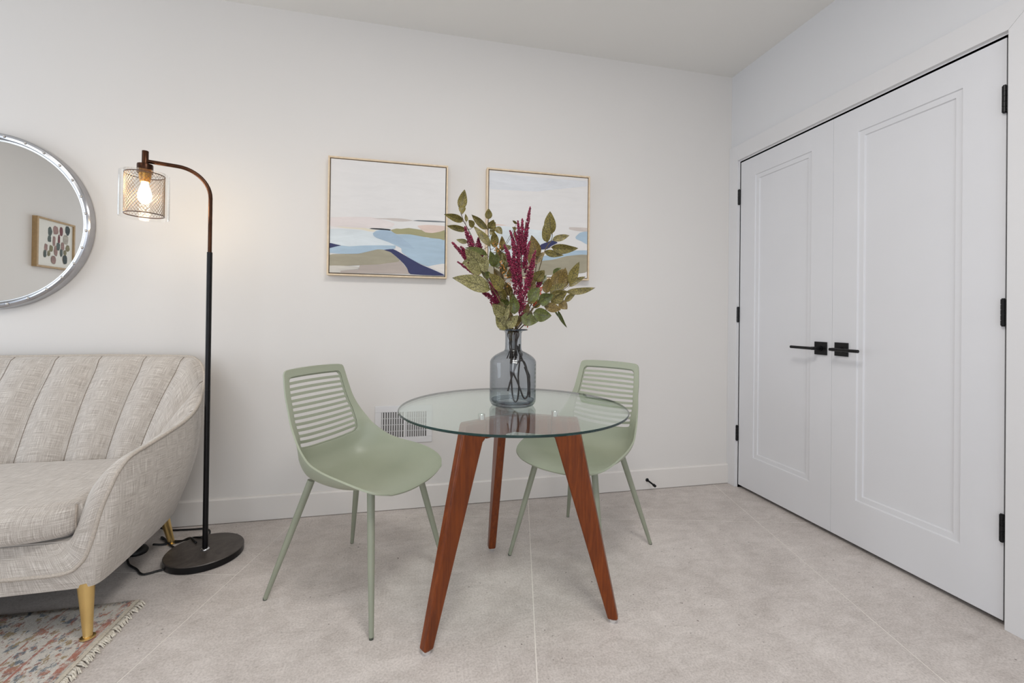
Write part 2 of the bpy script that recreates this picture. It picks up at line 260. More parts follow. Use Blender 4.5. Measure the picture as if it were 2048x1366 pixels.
P1=[('pink',[(0.004,0.484),(0.348,0.506),(0.547,0.463),(0.512,0.419),(0.338,0.409),(0.145,0.398),(0.005,0.407)]),('cream',[(0.049,0.407),(0.19,0.403),(0.292,0.406),(0.373,0.392),(0.396,0.382),(0.327,0.378),(0.258,0.392),(0.116,0.396)]),('paleblue',[(0.002,0.383),(0.258,0.386),(0.361,0.368),(0.385,0.326),(0.49,0.295),(0.555,0.262),(0.432,0.259),(0.283,0.246),(0.164,0.237),(0.096,0.24),(0.004,0.259)]),('taupe',[(0.348,0.495),(0.511,0.507),(0.605,0.509),(0.713,0.498),(0.623,0.483),(0.546,0.482),(0.476,0.493)]),('slate',[(0.707,0.496),(0.755,0.504),(0.907,0.508),(0.996,0.506),(0.996,0.497),(0.907,0.494),(0.785,0.493)]),('olive',[(0.515,0.4),(0.565,0.416),(0.606,0.415),(0.672,0.427),(0.75,0.42),(0.792,0.416),(0.908,0.429),(0.997,0.428),(0.998,0.334),(0.909,0.338),(0.848,0.351),(0.775,0.356),(0.684,0.37),(0.607,0.369),(0.566,0.367),(0.536,0.38)]),('rose',[(0.749,0.451),(0.822,0.464),(0.907,0.466),(0.997,0.462),(0.997,0.428),(0.957,0.41),(0.884,0.393),(0.823,0.396),(0.786,0.416)]),('black',[(0.332,0.402),(0.349,0.408),(0.43,0.41),(0.5,0.407),(0.517,0.401),(0.506,0.395),(0.431,0.397),(0.367,0.399)]),('blue',[(0.362,0.365),(0.39,0.387),(0.431,0.397),(0.512,0.394),(0.566,0.364),(0.684,0.37),(0.848,0.348),(0.998,0.33),(1.001,0.114),(0.936,0.102),(0.851,0.084),(0.784,0.103),(0.687,0.151),(0.615,0.204),(0.609,0.24),(0.555,0.265),(0.49,0.292),(0.391,0.324),(0.365,0.344)]),('blue2',[(0.363,0.363),(0.431,0.396),(0.512,0.393),(0.596,0.344),(0.655,0.304),(0.728,0.239),(0.656,0.248),(0.567,0.275),(0.391,0.325)]),('white',[(0.851,0.084),(0.936,0.106),(1.001,0.114),(1.002,0.03),(0.912,0.061)]),('greyblue',[(0.845,0.074),(0.876,0.066),(1.002,0.017),(1.002,0.003),(0.913,0.036)]),('navy',[(-0.001,0.258),(0.051,0.249),(0.096,0.24),(0.052,0.229),(-0.001,0.214)]),('blue',[(-0.001,0.211),(0.052,0.229),(0.096,0.24),(0.164,0.236),(0.283,0.249),(0.432,0.258),(0.555,0.261),(0.556,0.238),(0.538,0.229),(0.462,0.22),(0.404,0.221),(0.318,0.196),(0.238,0.175),(0.091,0.168),(-0.0,0.173)]),('moss',[(-0.003,0.155),(0.092,0.165),(0.238,0.173),(0.318,0.196),(0.404,0.22),(0.459,0.218),(0.515,0.2),(0.556,0.167),(0.598,0.129),(0.569,0.113),(0.493,0.101),(0.406,0.085),(0.256,0.073),(-0.002,0.057)]),('mauve',[(-0.001,-0.002),(-0.001,0.013),(0.093,0.019),(0.24,0.036),(0.256,0.073),(0.406,0.085),(0.493,0.101),(0.569,0.113),(0.604,0.126),(0.64,0.082),(0.692,0.009),(0.32,0.003)]),('chalk',[(-0.002,0.06),(0.16,0.063),(0.251,0.058),(0.228,0.036),(0.093,0.019),(0.094,0.004),(-0.001,0.003)]),('navy',[(0.459,0.218),(0.538,0.229),(0.615,0.191),(0.687,0.151),(0.784,0.1),(0.851,0.074),(0.913,0.049),(1.002,0.005),(0.695,0.008),(0.665,0.058),(0.634,0.1),(0.598,0.135),(0.55,0.176),(0.515,0.202)])]
P2=[('haze',[(0.011,0.981),(0.468,0.969),(0.987,0.974),(0.988,0.922),(0.47,0.83),(0.013,0.817)]),('paleblue',[(0.017,0.461),(0.324,0.464),(0.535,0.447),(0.689,0.397),(0.567,0.302),(0.477,0.211),(0.021,0.162)]),('rose',[(0.017,0.492),(0.177,0.482),(0.031,0.468)]),('taupe',[(0.812,0.5),(1.001,0.503),(1.001,0.464),(0.89,0.467),(0.812,0.477)]),('blue',[(0.875,0.406),(0.922,0.451),(1.001,0.466),(1.003,0.338),(0.939,0.365),(0.884,0.385)]),('blue',[(0.022,0.105),(0.328,0.146),(0.538,0.199),(0.783,0.261),(1.004,0.278),(1.004,0.226),(0.784,0.209),(0.63,0.166),(0.022,0.063)]),('navy',[(0.499,0.282),(0.521,0.315),(0.612,0.352),(0.658,0.358),(0.689,0.338),(0.628,0.305),(0.583,0.271),(0.507,0.263)]),('black',[(0.688,0.408),(0.766,0.424),(0.806,0.418),(0.782,0.407)]),('moss',[(0.015,0.091),(0.328,0.129),(0.63,0.167),(0.784,0.211),(1.004,0.233),(1.006,0.066),(0.911,0.043),(0.632,0.019),(0.33,-0.006),(0.016,-0.016)])]
BLOBS=[(-0.253,1.837,0.026,0.043,0),(-0.246,1.761,0.022,0.032,0),(-0.321,1.857,0.031,0.043,1),(-0.389,1.863,0.021,0.044,2),(-0.473,1.883,0.029,0.045,3),(-0.363,1.778,0.014,0.044,2),(-0.302,1.753,0.018,0.05,1),(-0.448,1.785,0.033,0.048,4),(-0.206,1.676,0.019,0.035,1),(-0.267,1.671,0.022,0.032,5),(-0.325,1.655,0.023,0.051,1),(-0.354,1.703,0.021,0.04,0),(-0.409,1.712,0.021,0.04,1),(-0.474,1.703,0.024,0.03,5),(-0.194,1.615,0.017,0.035,0),(-0.239,1.621,0.015,0.028,5),(-0.392,1.647,0.016,0.037,0),(-0.441,1.654,0.019,0.026,5),(-0.296,1.564,0.031,0.039,1),(-0.44,1.583,0.028,0.044,3)]
# ------------------------------------------------------------------ room shell
b = MB(); b.box((LX - 0.1, RY - 0.1, -0.12), (RX + 0.75, D + 0.1, -0.0006))
floor = struct(b.build('floor', MG), 'large concrete-look floor tiles with thin pale joints')
def clip(poly, ax, val, keep_less):
    out = []
    for i in range(len(poly)):
        p, q = poly[i], poly[(i + 1) % len(poly)]
        ip = (p[ax] <= val) == keep_less; iq = (q[ax] <= val) == keep_less
        if ip: out.append(p)
        if ip != iq:
            t = (val - p[ax]) / (q[ax] - p[ax]); out.append((p[0] + (q[0] - p[0]) * t, p[1] + (q[1] - p[1]) * t))
    return out
a_ = math.radians(13.5); nx_, ny_ = math.cos(a_), -math.sin(a_); mx_, my_ = math.sin(a_), math.cos(a_)
G_ = 1.19; g = 0.0017
for i in range(-5, 4):
    off = 2.309 if i >= -1 else 1.748
    if i == -2: off = 1.748
    for j in range(-7, 3):
        u0, u1 = 0.065 + G_ * i + g, 0.065 + G_ * (i + 1) - g
        v0, v1 = off + G_ * j + g, off + G_ * (j + 1) - g
        poly = [(nx_ * u + mx_ * v, ny_ * u + my_ * v) for u, v in ((u0, v0), (u1, v0), (u1, v1), (u0, v1))]
        for ax, val, kl in ((0, RX + 0.7, True), (0, LX, False), (1, D, True), (1, RY, False)):
            if len(poly) > 2: poly = clip(poly, ax, val, kl)
        if len(poly) < 3: continue
        n = len(poly)
        mesh_obj('tile', [(x, y, 0) for x, y in poly] + [(x, y, -0.0006) for x, y in poly],
                 [tuple(range(n))] + [(k, n + k, n + (k + 1) % n, (k + 1) % n) for k in range(n)], MF, floor)
b = MB(); b.box((LX - 0.1, D, -0.12), (RX + 0.75, D + 0.1, CZ + 0.1)); wb = struct(b.build('wall_back', MW))
b = MB(); b.box((LX - 0.1, 2.15, -0.12), (LX, D, CZ + 0.1)); b.box((LX - 0.1, RY, -0.12), (LX, 0.5, CZ + 0.1))
b.box((LX - 0.1, 0.5, -0.12), (LX, 2.15, 0.25)); b.box((LX - 0.1, 0.5, 2.35), (LX, 2.15, CZ + 0.1)); struct(b.build('wall_left', MW))
b = MB()
for y in (0.5, 1.3, 2.09): b.box((LX - 0.08, y, 0.25), (LX - 0.02, y + 0.06, 2.35))
b.box((LX - 0.08, 0.5, 0.25), (LX - 0.02, 2.15, 0.31)); b.box((LX - 0.08, 0.5, 2.29), (LX - 0.02, 2.15, 2.35))
struct(b.build('window_2', MT), 'tall window in the left wall outside the view')
b = MB(); b.box((LX - 0.1, RY - 0.1, CZ), (RX + 0.75, D + 0.1, CZ + 0.1)); struct(b.build('ceiling', MC))
# right wall with a door opening, closet behind it
Y0, Y1, ZT = 1.106, 2.386, 2.052
b = MB()
b.box((RX, RY, 0), (RX + 0.12, Y0, CZ)); b.box((RX, Y1, 0), (RX + 0.12, D, CZ)); b.box((RX, Y0, ZT), (RX + 0.12, Y1, CZ))
struct(b.build('wall_right', MWR))
b = MB(); b.box((RX + 0.7, RY, 0), (RX + 0.75, D, CZ)); b.box((RX + 0.12, Y0 - 0.15, 0), (RX + 0.7, Y0 - 0.1, CZ)); b.box((RX + 0.12, Y1 + 0.02, 0), (RX + 0.7, Y1 + 0.07, CZ))
struct(b.build('wall_closet', MDARK), 'shade-coloured inside of the closet behind the double doors')
# rear wall with a wide window (behind the camera)
b = MB()
b.box((LX, RY - 0.1, -0.12), (-2.7, RY, CZ)); b.box((1.1, RY - 0.1, -0.12), (RX + 0.75, RY, CZ))
b.box((-2.7, RY - 0.1, 2.45), (1.1, RY, CZ)); b.box((-2.7, RY - 0.1, -0.12), (1.1, RY, 0.25))
struct(b.build('wall_rear', MW))
b = MB()
for x in (-2.7, -1.46, -0.16, 1.04): b.box((x, RY - 0.08, 0.25), (x + 0.06, RY - 0.02, 2.45))
b.box((-2.7, RY - 0.08, 0.25), (1.1, RY - 0.02, 0.31)); b.box((-2.7, RY - 0.08, 2.39), (1.1, RY - 0.02, 2.45))
struct(b.build('window_1', MT), 'wide window behind the viewpoint')

# baseboards
def base(name, a, c, n):      # prism with a chamfered top; a,c floor points, n = direction into the room
    a = Vector(a); c = Vector(c); n = Vector(n); pr = [(0, .003), (.014, .003), (.014, .117), (.008, .125), (0, .125)]
    vs = [p + n * d + Vector((0, 0, z)) for p in (a, c) for d, z in pr]
    fs = [tuple(range(5)), tuple(range(9, 4, -1))] + [(k, 5 + k, 5 + (k + 1) % 5, (k + 1) % 5) for k in range(5)]
    o = mesh_obj(name, vs, fs, MB_); fix_normals(o); return struct(o)
base('baseboard_back', (LX, D, 0), (RX - 0.016, D, 0), (0, -1, 0))
base('baseboard_left', (LX, RY, 0), (LX, D - 0.014, 0), (1, 0, 0))
# casings
XF = RX - 0.016
b = MB(); b.box((XF, Y1 + 0.007, 0.0), (RX, D, 2.158)); struct(b.build('trim_1', MT, bevel=.0012), 'white door casing in the corner')
b = MB()
ys = [Y0 - 0.008, Y1 + 0.007]
b.add([(XF, Y0 - 0.105, 2.158), (XF, Y1 + 0.0068, 2.158), (XF, Y1 + 0.0068, 2.06), (XF, Y0 - 0.008, 2.06),
       (RX, Y0 - 0.105, 2.158), (RX, Y1 + 0.0068, 2.158), (RX, Y1 + 0.0068, 2.06), (RX, Y0 - 0.008, 2.06)],
      [(0, 1, 2, 3), (4, 7, 6, 5), (0, 4, 5, 1), (1, 5, 6, 2), (2, 6, 7, 3), (3, 7, 4, 0)])
o = b.build('trim_2', MT, bevel=.0008); fix_normals(o); struct(o, 'white head casing above the double doors')
b = MB()
b.add([(XF, Y0 - 0.105, 0), (XF, Y0 - 0.008, 0), (XF, Y0 - 0.008, 2.059), (XF, Y0 - 0.105, 2.157),
       (RX, Y0 - 0.105, 0), (RX, Y0 - 0.008, 0), (RX, Y0 - 0.008, 2.059), (RX, Y0 - 0.105, 2.157)],
      [(0, 1, 2, 3), (4, 7, 6, 5), (0, 4, 5, 1), (1, 5, 6, 2), (2, 6, 7, 3), (3, 7, 4, 0)])
o = b.build('trim_3', MT, bevel=.0008); fix_normals(o); struct(o, 'white mitred casing right of the double doors')
# jambs
b = MB(); b.box((RX - 0.001, Y1, 0), (RX + 0.12, Y1 + 0.02, ZT + .02)); b.box((RX - 0.001, Y0 - 0.02, 0), (RX + 0.12, Y0, ZT + .02)); b.box((RX - 0.001, Y0, ZT), (RX + 0.12, Y1, ZT + 0.02))
b.box((RX + 0.04, Y0, ZT - 0.012), (RX + 0.075, Y1, ZT)); struct(b.build('trim_4', MT), 'white door jamb')

MBK = plain('black_iron', srgb(20, 20, 22), 0.38, 0.4, 0.15, 60, 0.15)
def door(name, ya, yb, pa, pb, label, hinge_y, hy, lev, lz):
    za, zb = 0.019, 2.044
    rings = [((ya, za, yb, zb), 0.0), ((pa, .222, pb, 1.932), 0.0), ((pa + .002, .224, pb - .002, 1.930), .006),
             ((pa + .025, .247, pb - .025, 1.907), .0065), ((pa + .0275, .2495, pb - .0275, 1.9045), .013)]
    vs = []; fs = []
    for (y0, z0, y1, z1), d in rings:
        x = RX + d + 0.001
        vs += [(x, y0, z0), (x, y1, z0), (x, y1, z1), (x, y0, z1)]
    for i in range(len(rings) - 1):
        for k in range(4):
            fs.append((4 * i + k, 4 * i + (k + 1) % 4, 4 * i + 4 + (k + 1) % 4, 4 * i + 4 + k))
    L = 4 * (len(rings) - 1)
    fs.append((L, L + 1, L + 2, L + 3))
    k = len(vs); x = RX + 0.036
    vs += [(x, ya, za), (x, yb, za), (x, yb, zb), (x, ya, zb)]
    fs += [(k + 3, k + 2, k + 1, k)] + [(j, k + j, k + (j + 1) % 4, (j + 1) % 4) for j in range(4)]
    o = mesh_obj(name, vs, fs, MD); fix_normals(o)
    m = o.modifiers.new('b', 'BEVEL'); m.width = .0012; m.segments = 2; m.limit_method = 'ANGLE'
    struct(o, label)
    for zc in (1.828, 1.086, 0.34):
        h = MB(); xx = RX - 0.006
        for q in range(5):
            z0 = zc - .046 + q * .0184
            h.tube([(xx, hinge_y, z0 + .0006), (xx, hinge_y, z0 + .0178)], .0068, 14)
        h.tube([(xx, hinge_y, zc - .049), (xx, hinge_y, zc + .049)], .0045, 10)
        h.box((xx, hinge_y - .006, zc - .046), (RX + .003, hinge_y + .006, zc + .046))
        h.build('hinge', MBK, o)
    hd = MB()
    hd.box((RX - .007, hy - .033, lz - .0325), (RX + .001, hy + .033, lz + .0325))
    plate = hd.build('handle', MBK, o, bevel=.0012)
    lv = MB(); s = lev
    xl = RX - .058
    lv.tube([(RX - .006, hy, lz), (RX - .012, hy, lz)], .0135, 20)
    lv.tube([(RX - .010, hy, lz), (xl, hy, lz)], .0085, 16)
    lv.tube([(xl, hy - s * .012, lz), (xl, hy + s * .125, lz)], .0075, 14)
    lo = lv.build('lever', MBK, plate, smooth=False); autosmooth(lo)
    return o
door('door_1', 1.7562, 2.381, 1.877, 2.262, 'far door of the white double doors, lever pointing to the corner', 2.388, 1.812, 1, .913)
d2 = door('door_2', 1.111, 1.7552, 1.236, 1.633, 'near door of the white double doors, lever pointing towards the viewer', 1.112, 1.703, -1, .915)

# ------------------------------------------------------------------ wall register
reg = thing('wall_register', 'white louvred return air grille low on the wall behind the left chair', 'vent', (-0.047, D - 0.0005, 0.456))
X0, X1, Z0, Z1 = -0.200, 0.104, 0.358, 0.562
b = MB(); yy = D - 0.006; XI0, XI1, ZI0, ZI1 = -.166, .072, .39, .527
def L_(x, y, z): return (x + .047, y - D + .0005, z - .456)
def lbox(b, a, c): b.box(L_(*a), L_(*c))
lbox(b, (X0, yy, Z0), (X1, D - .0006, ZI0)); lbox(b, (X0, yy, ZI1), (X1, D - .0006, Z1))
lbox(b, (X0, yy, ZI0), (XI0, D - .0006, ZI1)); lbox(b, (XI1, yy, ZI0), (X1, D - .0006, ZI1))
lbox(b, (-.050, yy - .001, ZI0), (-.038, D - .0006, ZI1))
b.build('register_frame', MT, reg, bevel=.0015)
b = MB(); lbox(b, (XI0, D - .0012, ZI0), (XI1, D - .0006, ZI1)); b.build('backing', plain('duct_dark', srgb(38, 34, 30), .8), reg)
b = MB(); lbox(b, (-.004, 0, 0), (-.002, 0, 0)) if False else None
lm = None
for gi, (g0, g1) in enumerate(((XI0, -.050), (-.038, XI1))):
    for k in range(9):
        x = g0 + (k + .62) * (g1 - g0) / 9.2
        if lm is None:
            q = MB(); q.add([(-.0062, -.0040, -.0685), (.0006, .0, -.0685), (.0018, .0, -.0685), (-.0050, -.0050, -.0685),
                             (-.0062, -.0040, .0685), (.0006, .0, .0685), (.0018, .0, .0685), (-.0050, -.0050, .0685)],
                            [(0, 1, 2, 3), (4, 7, 6, 5), (0, 4, 5, 1), (1, 5, 6, 2), (2, 6, 7, 3), (3, 7, 4, 0)])
            o = q.build('louver', MT, reg); lm = o
        else:
            o = lm.copy(); C.objects.link(o); o.parent = reg
        o.location = L_(x, D - .0013, .4585)
# small divider bars behind the louvres
b = MB()
for z in (.424, .4585, .493): lbox(b, (XI0, D - .0035, z - .0012), (XI1, D - .0014, z + .0012))
b.build('cross_bar', MT, reg)

# door stop
ds = thing('door_stop', 'small black door stop on the baseboard left of the double doors', 'door stop', (1.412, D - .014, .06))
b = MB(); b.lathe([(0, 0), (.011, 0), (.010, .004), (.006, .006), (0, .006)], n=20)
o = b.build('mount', MBK, ds); o.rotation_euler = (PI / 2, 0, 0)
b = MB(); b.tube([(0, -.004, 0), (.010, -.062, -.010)], .0035, 10)
for k in range(14):
    t = k / 13; b.tube([(.001 + .008 * t, -.008 - .046 * t, -.001 - .008 * t), (.0013 + .008 * t, -.0095 - .046 * t, -.0013 - .008 * t)], .0052, 10)
b.build('spring', MBK, ds)
b = MB(); b.tube([(.0095, -.058, -.0093), (.0125, -.074, -.0125)], [.0085, .0078], 16); b.build('bumper', MBK, ds)
# ------------------------------------------------------------------ glass materials (thin, no refraction)
def thin_glass(name, tint, edge_tint, ior=1.5, rough=0.0, blend=0.35):
    t = NT(name); t.n.remove(t.b); out = t.n['Material Output']
    tr = t.node('ShaderNodeBsdfTransparent'); gl = t.node('ShaderNodeBsdfGlossy'); gl.inputs['Roughness'].default_value = rough
    gl.inputs['Color'].default_value = (1, 1, 1, 1)
    ge = t.node('ShaderNodeNewGeometry'); dp = t.node('ShaderNodeVectorMath', operation='DOT_PRODUCT')
    t.link(ge.outputs['Incoming'], dp.inputs[0]); t.link(ge.outputs['Normal'], dp.inputs[1])
    g1 = t.math('SUBTRACT', 1.0, t.math('MINIMUM', t.math('ABSOLUTE', dp.outputs['Value']), 1.0))
    c = t.mix(t.math('POWER', g1, blend), tint, edge_tint); t.link(c, tr.inputs['Color'])
    f0 = ((ior - 1) / (ior + 1)) ** 2
    fr = t.math('ADD', f0, t.math('MULTIPLY', 1 - f0, t.math('POWER', g1, 5.0)))
    mx = t.node('ShaderNodeMixShader'); t.link(fr, mx.inputs[0]); t.link(tr.outputs[0], mx.inputs[1]); t.link(gl.outputs[0], mx.inputs[2])
    t.link(mx.outputs[0], out.inputs['Surface']); return t.m
M_TOP = thin_glass('table_glass', (0.945, 0.98, 0.962, 1), (0.86, 0.935, 0.90, 1), 1.66, blend=2)
M_EDGE = plain('glass_edge', srgb(22, 52, 50), 0.08, 0, 0.2, 5)
M_VASE = thin_glass('vase_glass', (0.68, 0.71, 0.74, 1), (0.20, 0.235, 0.27, 1), 1.5, blend=2.5)
M_CLEAR = thin_glass('clear_glass', (0.985, 0.985, 0.98, 1), (0.80, 0.82, 0.84, 1), 1.28, blend=6)
M_CHROME = plain('chrome', (0.80, 0.81, 0.83, 1), 0.07, 1.0, 0.02, 8)

def m_wood():
    t = NT('cherry_wood')
    g1 = t.noise(9, 6, 0.65, mscale=(6, 6, 0.5), dist=.4)
    c = t.ramp(g1, [(0.25, srgb(76, 30, 4)), (0.5, srgb(112, 50, 10)), (0.75, srgb(142, 70, 20))])
    g2 = t.noise(40, 4, 0.7, mscale=(5, 5, .3))
    c = t.mix(0.35, c, t.ramp(g2, [(0.3, srgb(66, 26, 6)), (0.7, srgb(146, 70, 24))]))
    t.col(c); t.set(Roughness=0.34, Coat_Weight=0.1, Coat_Roughness=0.15, Specular_IOR_Level=0.3); return t.m
M_WOOD = m_wood()

# ------------------------------------------------------------------ round glass table
CX, CY = 0.363, 1.583
ZG0, ZG1, RG = 0.714, 0.722, 0.415
tab = thing('dining_table', 'round glass top table on three splayed reddish brown wooden legs', 'table', (CX, CY, 0))
b = MB()
n = 128
prof = [(0, ZG1), (RG - .0025, ZG1), (RG, ZG1 - .0022), (RG, ZG0 + .0022), (RG - .0025, ZG0), (0, ZG0)]
b.lathe(prof[1:5], n=n, mi=1)
b.add([(prof[1][0] * math.cos(2 * PI * k / n), prof[1][0] * math.sin(2 * PI * k / n), ZG1) for k in range(n)], [tuple(range(n))])
b.add([(prof[1][0] * math.cos(2 * PI * k / n), prof[1][0] * math.sin(2 * PI * k / n), ZG0) for k in range(n)], [tuple(range(n - 1, -1, -1))])
o = b.build('glass_top', [M_TOP, M_EDGE], tab); fix_normals(o)
angs = [math.radians(a) for a in (91.5, 211.5, 331.5)]
def leg_profile():   # radial (r,z) outline of a leg with the arm running to the centre
    return [(0.352, .008), (0.381, .008), (0.383, .016), (0.238, .690), (0.232, .695), (0.0, .695), (0.0, .628), (0.150, .628), (0.158, .620), (0.350, .016)]
for a in angs:
    pr = leg_profile(); th = .0165
    L = len(pr)
    vs = [(r, -th, z) for r, z in pr] + [(r, th, z) for r, z in pr]
    # split into convex pieces: leg and arm
    leg_idx = [0, 1, 2, 3, 4, 8, 9]; 
    pl = [(0.354, .011), (0.382, .011), (0.384, .018), (0.239, .688), (0.233, .695), (0.145, .695), (0.145, .628), (0.158, .618), (0.349, .014)]
    L = len(pl)
    o = mesh_obj('leg', [(r, -th, z) for r, z in pl] + [(r, th, z) for r, z in pl],
                 [tuple(range(L)), tuple(range(2 * L - 1, L - 1, -1))] + [(k, L + k, L + (k + 1) % L, (k + 1) % L) for k in range(L)], M_WOOD, tab)
    fix_normals(o); o.rotation_euler = (0, 0, a)
    m = o.modifiers.new('b', 'BEVEL'); m.width = .0088; m.segments = 4; m.limit_method = 'ANGLE'; m.angle_limit = math.radians(50)
    for p in o.data.polygons: p.use_smooth = False
    ft = MB(); ft.lathe([(0, 0), (.0125, 0), (.0135, .004), (.0135, .0115), (0, .0115)], (.3665, 0, 0), 20)
    f = ft.build('foot_pad', M_CHROME, tab); f.rotation_euler = (0, 0, a)
    arm = MB(); arm.box((0.012, -th, .628), (.1449, th, .6948)); ao = arm.build('arm', M_WOOD, tab, bevel=.003); ao.rotation_euler = (0, 0, a)
    st = MB(); st.lathe([(0, .6952), (.0125, .6952), (.0125, .7125), (.0115, .7138), (0, .7138)], (.155, 0, 0), 24)
    s_ = st.build('standoff', M_CHROME, tab); s_.rotation_euler = (0, 0, a); autosmooth(s_)
hub = MB(); hub.lathe([(0, .629), (.022, .629), (.022, .694), (0, .694)], n=6); hub.build('hub', M_WOOD, tab)

# ------------------------------------------------------------------ chairs
M_SAGE = plain('sage_plastic', srgb(161, 166, 146), 0.40, 0, 0.012, 4, 0.02)
M_SAGEL = plain('sage_metal', srgb(146, 150, 132), 0.42, 0, 0.03, 9, 0.02)
M_FOOTB = plain('dark_rubber', srgb(70, 74, 66), 0.7)
# profile stations: (centre u,z) (rim u,z) half width
ST = [((-.262, .8375), (-.253, .8345), .120), ((-.262, .8345), (-.253, .8315), .142), ((-.260, .824), (-.250, .822), .153), ((-.255, .806), (-.245, .802), .158),
      ((-.241, .742), (-.227, .742), .166), ((-.226, .680), (-.205, .688), .172), ((-.211, .620), (-.176, .638), .184),
      ((-.198, .560), (-.138, .593), .197), ((-.189, .519), (-.116, .572), .204), ((-.174, .467), (-.084, .548), .213), ((-.138, .432), (-.040, .524), .224),
      ((-.080, .418), (.015, .509), .232), ((-.005, .414), (.070, .500), .238), ((.070, .417), (.125, .491), .239),
      ((.140, .427), (.170, .480), .234), ((.200, .433), (.210, .467), .222), ((.244, .434), (.238, .455), .203), ((.269, .430), (.256, .446), .176), ((.279, .426), (.264, .439), .154)]
def chair_surface():
    ctr = catmull([(c[0], 0, c[1]) for c, r, h in ST], 5); rim = catmull([(r[0], h, r[1]) for c, r, h in ST], 5)
    return ctr, rim
CTR, RIM = chair_surface()
def chair_pt(ti, s):
    i = min(int(ti), len(CTR) - 2); f = ti - i
    c = CTR[i].lerp(CTR[i + 1], f); r = RIM[i].lerp(RIM[i + 1], f)
    q_ = min(1, max(0, (i - 34) / 10)) * min(1, max(0, (78 - i) / 14)); k = abs(s) ** (2.3 + 1.9 * q_)
    return Vector((c.x + (r.x - c.x) * k, (1 if s >= 0 else -1) * r.y * abs(s), c.z + (r.z - c.z) * k))
LO_S = .85
def warp_s(ti, s):          # keeps the slot field from widening towards the seat
    h = RIM[min(int(ti), len(RIM) - 1)].y
    f = min(1.0, .1545 / (LO_S * h)) if ti < 48 else 1.0
    if ti > 41: f = f + (1 - f) * min(1, (ti - 41) / 7)
    a = abs(s); q = a * f if a <= LO_S else LO_S * f + (a - LO_S) / (1 - LO_S) * (1 - LO_S * f)
    return math.copysign(q, s)
def make_chair(label):
    root = thing('dining_chair', label, 'chair', group='sage green dining chairs')
    NS = 40; rows = len(CTR); T0, T1, SI = 15, 39, 32     # opening rows and half span in s steps
    S = [-1 + 2 * k / NS for k in range(NS + 1)]
    ks = [k for k in range(NS + 1)]
    lo, hi = 3, NS - 3
    vs = [chair_pt(i, warp_s(i, S[k])) for i in range(rows) for k in ks]
    idx = lambda i, k: i * (NS + 1) + k
    fs = [(idx(i, k), idx(i, k + 1), idx(i + 1, k + 1), idx(i + 1, k)) for i in range(rows - 1) for k in range(NS) if not (T0 <= i < T1 and lo <= k < hi)]
    # round the corners of the slot field
    for (i, k, di, dk) in ((T0, lo, 1, 1), (T0, hi, 1, -1), (T1, lo, -1, 1), (T1, hi, -1, -1)):
        c_ = vs[idx(i + 2 * di, k + 2 * dk)].copy(); p0_ = vs[idx(i, k)].copy()
        vs[idx(i, k)] = p0_.lerp(c_, 0.30); vs[idx(i, k + dk)] = vs[idx(i, k + dk)].lerp(c_, 0.06); vs[idx(i + di, k)] = vs[idx(i + di, k)].lerp(c_, 0.06)
    sh = mesh_obj('shell', vs, fs, M_SAGE, root, True)
    m = sh.modifiers.new('s', 'SOLIDIFY'); m.thickness = .0065; m.offset = -1 ; m.use_even_offset = True
    m = sh.modifiers.new('b', 'BEVEL'); m.width = .0016; m.segments = 2; m.limit_method = 'ANGLE'; m.angle_limit = math.radians(60)
    # ledge around the slot field
    ed = []
    for k in range(lo, hi + 1): ed.append((T0, k))
    for i in range(T0 + 1, T1 + 1): ed.append((i, hi))
    for k in range(hi - 1, lo - 1, -1): ed.append((T1, k))
    for i in range(T1 - 1, T0, -1): ed.append((i, lo))
    pts = []
    for i, k in ed:
        p = vs[idx(i, k)].copy(); c = chair_pt((T0 + T1) / 2, 0); p = p + (c - p).normalized() * .002
        q0 = chair_pt(i, 0.0); q1 = chair_pt(i + 1, 0.0) if i < rows - 1 else q0
        nrm = (q1 - q0).cross(Vector((0, 1, 0))).normalized()
        if nrm.x > 0: nrm = -nrm
        pts.append(p + nrm * .0035)
    b = MB(); b.tube(pts + [pts[0]], .0034, 6, cap=False); b.build('slat_frame', M_SAGE, root, True)
    # slats
    NSL = 12
    zc = lambda ti: chair_pt(ti, 0).z
    for q in range(1, NSL):
        zz0 = zc(T0); zz1 = zc(T1); z = zz0 + (zz1 - zz0) * q / NSL
        ti = T0
        while zc(ti) > z: ti += 0.05
        b = []; n_ = 16; s0, s1 = S[lo] - .006, S[hi] + .006
        dt = .30
        for w_ in range(n_ + 1):
            s = s0 + (s1 - s0) * w_ / n_
            s = warp_s(ti, s); p = chair_pt(ti, s); pa = chair_pt(ti - dt, s); pb = chair_pt(ti + dt, s)
            t_ = (pb - pa).normalized(); nr = t_.cross(Vector((0, 1, 0))).normalized()
            if nr.x > 0: nr = -nr
            hh = .0058
            b += [p - t_ * hh + nr * .0005, p - t_ * hh * .55 - nr * .0003 + nr * 0, p + t_ * hh + nr * .0005, p + t_ * hh * .8 + nr * .0068, p - t_ * hh * .8 + nr * .0068]
            b[-4] = p - nr * .0005
        f = []
        for w_ in range(n_):
            for e in range(5):
                f.append((w_ * 5 + e, w_ * 5 + (e + 1) % 5, w_ * 5 + 5 + (e + 1) % 5, w_ * 5 + 5 + e))
        f += [(0, 1, 2, 3, 4), tuple(n_ * 5 + e for e in (4, 3, 2, 1, 0))]
        so = mesh_obj('slat', b, f, M_SAGE, root); fix_normals(so); autosmooth(so, 50)
